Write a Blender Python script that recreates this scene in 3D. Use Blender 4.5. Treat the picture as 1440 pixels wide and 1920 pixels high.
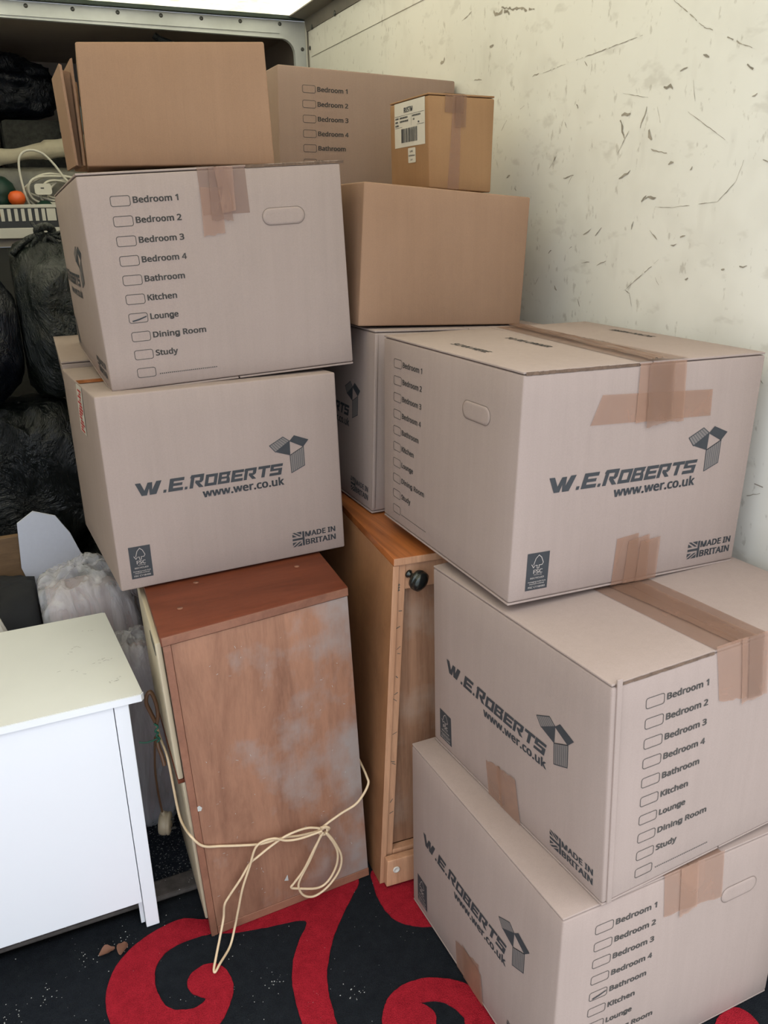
import bpy, bmesh, math, random
from mathutils import Vector, Matrix, noise

for o in list(bpy.data.objects):
    bpy.data.objects.remove(o)
scene = bpy.context.scene
COL = scene.collection

# ---------------------------------------------------------------- camera
F_PX, YAW, PITCH, ROLL = 1554.0, math.radians(23.91), math.radians(19.75), math.radians(-1.17)
fwd = Vector((math.sin(YAW) * math.cos(PITCH), math.cos(YAW) * math.cos(PITCH), -math.sin(PITCH)))
rgt = Vector((math.cos(YAW), -math.sin(YAW), 0))
upv = rgt.cross(fwd)
r2 = rgt * math.cos(ROLL) + upv * math.sin(ROLL)
u2 = -rgt * math.sin(ROLL) + upv * math.cos(ROLL)
cd = bpy.data.cameras.new('camera')
cam = bpy.data.objects.new('camera', cd)
COL.objects.link(cam)
cam.matrix_world = Matrix(((r2.x, u2.x, -fwd.x, 0), (r2.y, u2.y, -fwd.y, 0), (r2.z, u2.z, -fwd.z, 1.5), (0, 0, 0, 1)))
cd.sensor_fit = 'VERTICAL'
cd.sensor_height = 36.0
cd.sensor_width = 27.0
cd.lens = 36.0 * F_PX / 1920.0
cd.clip_start = 0.02
scene.camera = cam

# ---------------------------------------------------------------- world: bright overcast sky
w = bpy.data.worlds.new('world')
scene.world = w
w.use_nodes = True
nt = w.node_tree
bg = nt.nodes['Background']
bg.inputs['Strength'].default_value = 1.5
tc = nt.nodes.new('ShaderNodeTexCoord')
sep = nt.nodes.new('ShaderNodeSeparateXYZ')
cr = nt.nodes.new('ShaderNodeValToRGB')
nt.links.new(tc.outputs['Generated'], sep.inputs[0])
nt.links.new(sep.outputs['Z'], cr.inputs[0])
nt.links.new(cr.outputs[0], bg.inputs['Color'])
cr.color_ramp.elements[0].position = 0.0
cr.color_ramp.elements[0].color = (0.33, 0.385, 0.47, 1)
cr.color_ramp.elements[1].position = 1.0
cr.color_ramp.elements[1].color = (0.98, 0.985, 1.0, 1)

vs = scene.view_settings
vs.view_transform = 'Standard'
vs.look = 'None'
vs.gamma = 1.0
vs.use_curve_mapping = False
vs.exposure = 1.27

rnd = random.Random(7)

# ---------------------------------------------------------------- materials
def srgb(r, g, b):
    def f(c):
        c /= 255.0
        return c / 12.92 if c <= 0.04045 else ((c + 0.055) / 1.055) ** 2.4
    return (f(r), f(g), f(b), 1)

def new_mat(name):
    m = bpy.data.materials.new(name)
    m.use_nodes = True
    n = m.node_tree
    return m, n, n.nodes['Principled BSDF']

def ramp(n, src, stops):
    c = n.nodes.new('ShaderNodeValToRGB')
    while len(c.color_ramp.elements) < len(stops):
        c.color_ramp.elements.new(0.5)
    for e, (p, col) in zip(c.color_ramp.elements, stops):
        e.position = p
        e.color = col
    n.links.new(src, c.inputs[0])
    return c

def noise_node(n, scale, detail=4, stretch=(1, 1, 1), rough=0.6, rot=(0, 0, 0), dist=0.0):
    t = n.nodes.new('ShaderNodeTexCoord')
    mp = n.nodes.new('ShaderNodeMapping')
    mp.inputs['Scale'].default_value = stretch
    mp.inputs['Rotation'].default_value = rot
    n.links.new(t.outputs['Object'], mp.inputs['Vector'])
    k = n.nodes.new('ShaderNodeTexNoise')
    k.inputs['Scale'].default_value = scale
    k.inputs['Detail'].default_value = detail
    k.inputs['Roughness'].default_value = rough
    k.inputs['Distortion'].default_value = dist
    n.links.new(mp.outputs[0], k.inputs['Vector'])
    return k

def mixc(n, fac, a, b, mode='MIX'):
    x = n.nodes.new('ShaderNodeMix')
    x.data_type = 'RGBA'
    x.blend_type = mode
    for s, v in ((0, fac), (6, a), (7, b)):
        if hasattr(v, 'is_output'):
            n.links.new(v, x.inputs[s])
        else:
            x.inputs[s].default_value = v
    return x.outputs[2]

def bump(n, p, src, strength, dist=0.002):
    b = n.nodes.new('ShaderNodeBump')
    b.inputs['Strength'].default_value = strength
    b.inputs['Distance'].default_value = dist
    n.links.new(src, b.inputs['Height'])
    n.links.new(b.outputs[0], p.inputs['Normal'])
    return b

def mat_card(name, base, dark, rough=0.85):
    m, n, p = new_mat(name)
    a = noise_node(n, 3.0, 5, (1, 1, 0.6))
    b = noise_node(n, 60, 3, (1.0, 1.0, 0.04), 0.7)
    c = noise_node(n, 450, 2)
    r1 = ramp(n, a.outputs[0], [(0.3, dark), (0.7, base)])
    r2_ = ramp(n, b.outputs[0], [(0.3, (0.9, 0.9, 0.9, 1)), (0.7, (1, 1, 1, 1))])
    x = mixc(n, 0.5, r1.outputs[0], r2_.outputs[0], 'MULTIPLY')
    r3 = ramp(n, c.outputs[0], [(0.35, (0.9, 0.9, 0.9, 1)), (0.6, (1, 1, 1, 1))])
    x = mixc(n, 0.5, x, r3.outputs[0], 'MULTIPLY')
    n.links.new(x, p.inputs['Base Color'])
    p.inputs['Roughness'].default_value = rough
    p.inputs['Specular IOR Level'].default_value = 0.25
    bump(n, p, b.outputs[0], 0.25, 0.0015)
    return m

def mat_plain(name, col, rough=0.6, metal=0.0, var=0.12, scale=8, spec=0.5, bmp=0.0):
    m, n, p = new_mat(name)
    a = noise_node(n, scale, 4)
    d = tuple(c * (1 - var) for c in col[:3]) + (1,)
    r = ramp(n, a.outputs[0], [(0.3, d), (0.7, col)])
    n.links.new(r.outputs[0], p.inputs['Base Color'])
    p.inputs['Roughness'].default_value = rough
    p.inputs['Metallic'].default_value = metal
    p.inputs['Specular IOR Level'].default_value = spec
    if bmp:
        k = noise_node(n, scale * 6, 3)
        bump(n, p, k.outputs[0], bmp, 0.003)
    return m

def mat_wood(name, base, dark, stretch, rough=0.5, scale=4, dust=None, gloss=0.4):
    m, n, p = new_mat(name)
    a = noise_node(n, scale, 8, stretch, 0.7, dist=0.6)
    b = noise_node(n, scale * 6, 5, stretch, 0.8)
    r = ramp(n, a.outputs[0], [(0.25, dark), (0.55, base), (0.8, tuple(min(1, c * 1.25) for c in base[:3]) + (1,))])
    r2_ = ramp(n, b.outputs[0], [(0.3, (0.7, 0.7, 0.7, 1)), (0.6, (1, 1, 1, 1))])
    x = mixc(n, 0.55, r.outputs[0], r2_.outputs[0], 'MULTIPLY')
    if dust:
        dcol, lo, hi, offx, slope = dust
        d = noise_node(n, 7.0, 5, (1, 1, 0.8), 0.6)
        t = n.nodes.new('ShaderNodeTexCoord')
        sp = n.nodes.new('ShaderNodeSeparateXYZ')
        n.links.new(t.outputs['Object'], sp.inputs[0])
        ma = n.nodes.new('ShaderNodeMath')
        ma.operation = 'MULTIPLY_ADD'
        n.links.new(sp.outputs['X'], ma.inputs[0])
        ma.inputs[1].default_value = slope
        ma.inputs[2].default_value = offx
        ad = n.nodes.new('ShaderNodeMath')
        ad.operation = 'ADD'
        n.links.new(d.outputs[0], ad.inputs[0])
        n.links.new(ma.outputs[0], ad.inputs[1])
        rr = ramp(n, ad.outputs[0], [(lo, (0, 0, 0, 1)), (hi, (1, 1, 1, 1))])
        x = mixc(n, rr.outputs[0], x, dcol)
    n.links.new(x, p.inputs['Base Color'])
    p.inputs['Roughness'].default_value = rough
    p.inputs['Specular IOR Level'].default_value = gloss
    bump(n, p, b.outputs[0], 0.15, 0.001)
    return m

def mat_tape(name, col, alpha, rough=0.28):
    m, n, p = new_mat(name)
    a = noise_node(n, 14, 3, (1, 1, 0.8), 0.5, dist=1.2)
    r = ramp(n, a.outputs[0], [(0.35, col), (0.75, tuple(min(1, c * 1.15) for c in col[:3]) + (1,))])
    n.links.new(r.outputs[0], p.inputs['Base Color'])
    ra = ramp(n, a.outputs[0], [(0.3, (alpha, alpha, alpha, 1)), (0.8, (min(1, alpha + 0.1),) * 3 + (1,))])
    n.links.new(ra.outputs[0], p.inputs['Alpha'])
    p.inputs['Roughness'].default_value = rough
    bump(n, p, a.outputs[0], 0.35, 0.003)
    return m

def mat_film(name, tint, fac, rough=0.12, scale=14):
    # thin clear plastic film: sees through, crinkled gloss, noise-whitened streaks as painted highlights
    m, n, p = new_mat(name)
    tr = n.nodes.new('ShaderNodeBsdfTransparent')
    tr.inputs[0].default_value = tint
    k = noise_node(n, scale, 4, (1.6, 1.6, 0.35), 0.5, rot=(0, 0.5, 0), dist=1.6)
    r = ramp(n, k.outputs[0], [(0.35, (fac * 0.6,) * 3 + (1,)), (0.7, (min(1, fac * 1.5),) * 3 + (1,))])
    mx = n.nodes.new('ShaderNodeMixShader')
    n.links.new(r.outputs[0], mx.inputs[0])
    n.links.new(tr.outputs[0], mx.inputs[1])
    n.links.new(p.outputs[0], mx.inputs[2])
    n.links.new(mx.outputs[0], n.nodes['Material Output'].inputs[0])
    p.inputs['Base Color'].default_value = (0.75, 0.75, 0.76, 1)
    p.inputs['Roughness'].default_value = rough
    bump(n, p, k.outputs[0], 0.9, 0.02)
    return m

CARD = mat_card('printed_cardboard', (0.352, 0.275, 0.238, 1), (0.322, 0.252, 0.216, 1))
CARD_BROWN = mat_card('plain_cardboard', (0.335, 0.205, 0.13, 1), (0.285, 0.168, 0.102, 1))
CARD_MID = mat_card('tan_printed_cardboard', (0.335, 0.235, 0.18, 1), (0.30, 0.205, 0.155, 1))
CARD_OLD = mat_card('old_cardboard', (0.36, 0.21, 0.105, 1), (0.285, 0.155, 0.073, 1))
CARD_EDGE = mat_plain('cardboard_edge', (0.16, 0.10, 0.065, 1), 0.9, var=0.5, scale=120)
HOLE_CUT = mat_plain('hand_hole_slit', (0.16, 0.12, 0.095, 1), 0.9)
INK = mat_plain('print_ink', (0.035, 0.038, 0.042, 1), 0.75, var=0.2, scale=60)
INK_SOFT = mat_plain('print_ink_soft', (0.062, 0.055, 0.048, 1), 0.8, var=0.2, scale=60)
INK_MID = mat_plain('print_halftone', (0.17, 0.148, 0.135, 1), 0.8)
INK_PALE = mat_plain('print_knockout', (0.42, 0.37, 0.33, 1), 0.8)
TAPE = mat_tape('packing_tape', (0.225, 0.122, 0.078, 1), 0.50)
TAPE_PALE = mat_tape('packing_tape_single', (0.32, 0.175, 0.112, 1), 0.50, 0.33)
TAPE_OR = mat_tape('amber_tape', (0.42, 0.13, 0.03, 1), 0.85, 0.15)
WHITE_STICKER = mat_plain('white_sticker', (0.62, 0.58, 0.50, 1), 0.5, var=0.1)
RED_INK = mat_plain('red_ink', (0.5, 0.03, 0.03, 1), 0.6)
WHITE_PAINT = mat_plain('white_lacquer', (0.80, 0.82, 0.84, 1), 0.35, var=0.02, scale=3)
CREAM_PAINT = mat_plain('cream_top_lacquer', (0.70, 0.70, 0.64, 1), 0.3, var=0.06, scale=4)
CREAM_DOOR = mat_plain('cream_laminate', (0.56, 0.48, 0.33, 1), 0.4, var=0.08, scale=6)
DARK_MARK = mat_plain('dark_scuff', (0.09, 0.08, 0.06, 1), 0.8)
WOOD_TOP = mat_wood('mahogany_veneer', (0.155, 0.040, 0.018, 1), (0.105, 0.026, 0.011, 1), (1.2, 6, 6), 0.5, 3, gloss=0.25)
WOOD_EDGE = mat_wood('veneer_edge', (0.265, 0.118, 0.07, 1), (0.17, 0.068, 0.04, 1), (1, 6, 1), 0.6, 6)
WOOD_BACK = mat_wood('plywood_back', (0.315, 0.155, 0.092, 1), (0.175, 0.075, 0.043, 1), (3.5, 3.5, 0.6), 0.7, 4,
                     dust=((0.31, 0.255, 0.225, 1), 0.50, 0.74, -0.37, 0.90))
TEAK = mat_wood('teak_veneer', (0.38, 0.12, 0.032, 1), (0.10, 0.026, 0.008, 1), (22, 0.8, 2), 0.3, 2.2, gloss=0.6)
TEAK_SIDE = mat_wood('worn_side_veneer', (0.32, 0.155, 0.07, 1), (0.19, 0.082, 0.036, 1), (4, 1.2, 0.8), 0.5, 3)
PINE = mat_wood('pine_batten', (0.50, 0.27, 0.15, 1), (0.38, 0.18, 0.09, 1), (8, 8, 0.7), 0.6, 4)
ROUGH_PLY = mat_wood('rough_plywood', (0.30, 0.155, 0.085, 1), (0.17, 0.078, 0.04, 1), (9, 9, 0.5), 0.8, 5,
                     dust=((0.36, 0.26, 0.19, 1), 0.5, 0.8, 0.0, 0.02))
KNOB_MAT = mat_plain('dark_bronze', (0.05, 0.055, 0.05, 1), 0.22, 0.8, scale=20)
GREEN_WIRE = mat_plain('green_wire', (0.01, 0.12, 0.07, 1), 0.4)
CABLE = mat_plain('cream_flex', (0.68, 0.52, 0.33, 1), 0.45, var=0.15, scale=30)
CABLE_BROWN = mat_plain('brown_flex', (0.14, 0.07, 0.035, 1), 0.4, scale=20)
CABLE_WHITE = mat_plain('white_flex', (0.60, 0.57, 0.48, 1), 0.4)
PLUG_MAT = mat_plain('cream_plug', (0.55, 0.46, 0.32, 1), 0.4)
ALU = mat_plain('painted_aluminium', (0.62, 0.64, 0.62, 1), 0.45, 0.12, var=0.25, scale=5)
ALU_DARK = mat_plain('weathered_aluminium', (0.24, 0.21, 0.17, 1), 0.5, 0.25, var=0.35, scale=4)
RIVET = mat_plain('rivet_steel', (0.10, 0.10, 0.09, 1), 0.4, 0.6)
SHADOW_LINE = mat_plain('green_black_shade', (0.035, 0.05, 0.04, 1), 0.7)
LUTON_WALL = mat_plain('luton_panel', (0.36, 0.31, 0.26, 1), 0.7, var=0.25, scale=2.5)
CRATE = mat_plain('crate_plastic', (0.52, 0.50, 0.44, 1), 0.5)
CRATE_DARK = mat_plain('crate_dark_band', (0.02, 0.022, 0.024, 1), 0.5)
SHEET = mat_plain('cream_dust_sheet', (0.46, 0.41, 0.30, 1), 0.9, var=0.2, scale=12, bmp=0.3)
GREYCLOTH = mat_plain('charcoal_carpet_offcut', (0.05, 0.05, 0.043, 1), 0.95, var=0.6, scale=60, bmp=0.8)
CLOUDY = mat_plain('cloudy_plastic', (0.16, 0.15, 0.12, 1), 0.3, var=0.6, scale=14, bmp=0.3)
TEAL = mat_plain('teal_tin', (0.10, 0.14, 0.13, 1), 0.4)
GREEN_DK = mat_plain('dark_green_plastic', (0.008, 0.045, 0.03, 1), 0.45, var=0.4)
ORANGE = mat_plain('orange_plastic', (0.75, 0.12, 0.02, 1), 0.4, bmp=0.3)
TERRA = mat_plain('terracotta', (0.22, 0.11, 0.05, 1), 0.7)
WHITE_CARD = mat_plain('white_corrugated', (0.62, 0.64, 0.72, 1), 0.8, var=0.04, scale=90)
PINKISH = mat_plain('beige_upholstery', (0.46, 0.37, 0.36, 1), 0.8, var=0.15, scale=6, bmp=0.2)
FILM = mat_film('clear_wrap', (0.93, 0.92, 0.94, 1), 0.34, 0.14, 9)
BROWN_BOARD = mat_wood('brown_board', (0.20, 0.12, 0.06, 1), (0.12, 0.07, 0.035, 1), (1, 8, 8), 0.7, 4)
FABRIC_BK = mat_plain('black_fabric', (0.012, 0.013, 0.016, 1), 0.85, var=0.4, scale=15)
DEBRIS = mat_plain('pale_debris', (0.5, 0.5, 0.46, 1), 0.8)
LEAF = mat_plain('dry_leaf', (0.16, 0.07, 0.04, 1), 0.8)
GROUND_BOUNCE = mat_plain('bounce_ground', (0.45, 0.45, 0.44, 1), 0.9, scale=3)

def mat_bag(name, col, gloss):
    m, n, p = new_mat(name)
    k = noise_node(n, 7, 6, (1, 1, 0.55), 0.65, dist=2.5)
    k2 = noise_node(n, 30, 4, (1, 1, 0.5), 0.6, dist=1.5)
    r = ramp(n, k.outputs[0], [(0.3, col), (0.7, tuple(c * 1.9 for c in col[:3]) + (1,))])
    n.links.new(r.outputs[0], p.inputs['Base Color'])
    p.inputs['Roughness'].default_value = gloss
    p.inputs['Specular IOR Level'].default_value = 0.55
    b = bump(n, p, k.outputs[0], 0.9, 0.03)
    b2 = n.nodes.new('ShaderNodeBump')
    b2.inputs['Strength'].default_value = 0.5
    b2.inputs['Distance'].default_value = 0.006
    n.links.new(k2.outputs[0], b2.inputs['Height'])
    n.links.new(b2.outputs[0], b.inputs['Normal'])
    return m
BAG = mat_bag('black_bin_liner', (0.004, 0.005, 0.0045, 1), 0.30)
BAG_GREEN = mat_bag('green_black_bin_liner', (0.006, 0.008, 0.006, 1), 0.28)
BAG_NAVY = mat_bag('navy_bin_liner', (0.002, 0.003, 0.006, 1), 0.32)

def mat_wall():
    m, n, p = new_mat('scuffed_white_panel')
    a = noise_node(n, 1.6, 5)
    r = ramp(n, a.outputs[0], [(0.3, (0.72, 0.70, 0.625, 1)), (0.7, (0.78, 0.76, 0.685, 1))])
    x = r.outputs[0]
    for sc, st, rot, lo, hi, f in ((26, (1, 0.5, 1), (0.7, 0, 0), 0.60, 0.70, 0.20), (14, (1, 1, 0.35), (-0.5, 0, 0), 0.60, 0.74, 0.13),
                                   (60, (1, 1, 0.5), (0.9, 0, 0), 0.64, 0.72, 0.35), (5, (1, 1, 1), (0, 0, 0), 0.52, 0.75, 0.16)):
        k = noise_node(n, sc, 3, st, 0.55, rot)
        rr = ramp(n, k.outputs[0], [(lo, (0, 0, 0, 1)), (hi, (f, f, f, 1))])
        x = mixc(n, rr.outputs[0], x, (0.25, 0.21, 0.15, 1))
    n.links.new(x, p.inputs['Base Color'])
    p.inputs['Roughness'].default_value = 0.38
    p.inputs['Specular IOR Level'].default_value = 0.35
    k = noise_node(n, 2.5, 3)
    bump(n, p, k.outputs[0], 0.15, 0.01)
    return m
WALL = mat_wall()

def mat_roof():
    m, n, p = new_mat('translucent_roof')
    tl = n.nodes.new('ShaderNodeBsdfTranslucent')
    df = n.nodes.new('ShaderNodeBsdfDiffuse')
    k = noise_node(n, 14, 5, (1, 1, 1), 0.7)
    r = ramp(n, k.outputs[0], [(0.32, (0.66, 0.66, 0.50, 1)), (0.55, (0.96, 0.92, 0.80, 1))])
    n.links.new(r.outputs[0], tl.inputs[0])
    df.inputs[0].default_value = (0.6, 0.6, 0.52, 1)
    mx = n.nodes.new('ShaderNodeMixShader')
    mx.inputs[0].default_value = 0.15
    n.links.new(tl.outputs[0], mx.inputs[1])
    n.links.new(df.outputs[0], mx.inputs[2])
    n.links.new(mx.outputs[0], n.nodes['Material Output'].inputs[0])
    return m
ROOF = mat_roof()

def mat_pile(name, c1, c2, speck):
    m, n, p = new_mat(name)
    a = noise_node(n, 40, 5, (1, 1, 1), 0.7)
    b = noise_node(n, 420, 2)
    r = ramp(n, a.outputs[0], [(0.3, c1), (0.7, c2)])
    rb = ramp(n, b.outputs[0], [(0.3, (0.55, 0.55, 0.55, 1)), (0.6, (1, 1, 1, 1))])
    x = mixc(n, 0.8, r.outputs[0], rb.outputs[0], 'MULTIPLY')
    s = noise_node(n, 170, 2)
    rs = ramp(n, s.outputs[0], [(speck, (0, 0, 0, 1)), (speck + 0.04, (1, 1, 1, 1))])
    x = mixc(n, rs.outputs[0], x, (0.30, 0.31, 0.31, 1))
    n.links.new(x, p.inputs['Base Color'])
    p.inputs['Roughness'].default_value = 1.0
    p.inputs['Specular IOR Level'].default_value = 0.1
    bump(n, p, b.outputs[0], 0.9, 0.004)
    return m
RUG_BLACK = mat_pile('black_rug_pile', (0.009, 0.011, 0.014, 1), (0.016, 0.019, 0.023, 1), 0.77)
RUG_RED = mat_pile('red_rug_pile', (0.27, 0.010, 0.019, 1), (0.40, 0.017, 0.030, 1), 0.79)
FLOOR = mat_pile('gritty_black_floor', (0.014, 0.018, 0.026, 1), (0.03, 0.036, 0.046, 1), 0.62)
LEDGE = mat_plain('dirty_sill', (0.10, 0.085, 0.075, 1), 0.85, var=0.6, scale=25, bmp=0.6)

# ---------------------------------------------------------------- object helpers
def link(name, me, mat=None, parent=None, smooth=False):
    o = bpy.data.objects.new(name, me)
    COL.objects.link(o)
    if mat is not None:
        me.materials.append(mat)
    if parent is not None:
        o.parent = parent
        o.matrix_parent_inverse = Matrix.Translation(parent.location).inverted()
    if smooth:
        for p in me.polygons:
            p.use_smooth = True
    return o

def pydata(name, verts, faces, mat=None, parent=None, smooth=False):
    me = bpy.data.meshes.new(name)
    me.from_pydata([tuple(v) for v in verts], [], faces)
    me.update()
    return link(name, me, mat, parent, smooth)

def tag(o, label=None, cat=None, group=None, kind=None):
    if label: o['label'] = label
    if cat: o['category'] = cat
    if group: o['group'] = group
    if kind: o['kind'] = kind
    return o

def thing(name, label, cat, loc, group=None):
    o = bpy.data.objects.new(name, None)
    COL.objects.link(o)
    o.location = Vector(loc)
    o.empty_display_size = 0.05
    return tag(o, label, cat, group)

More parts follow.
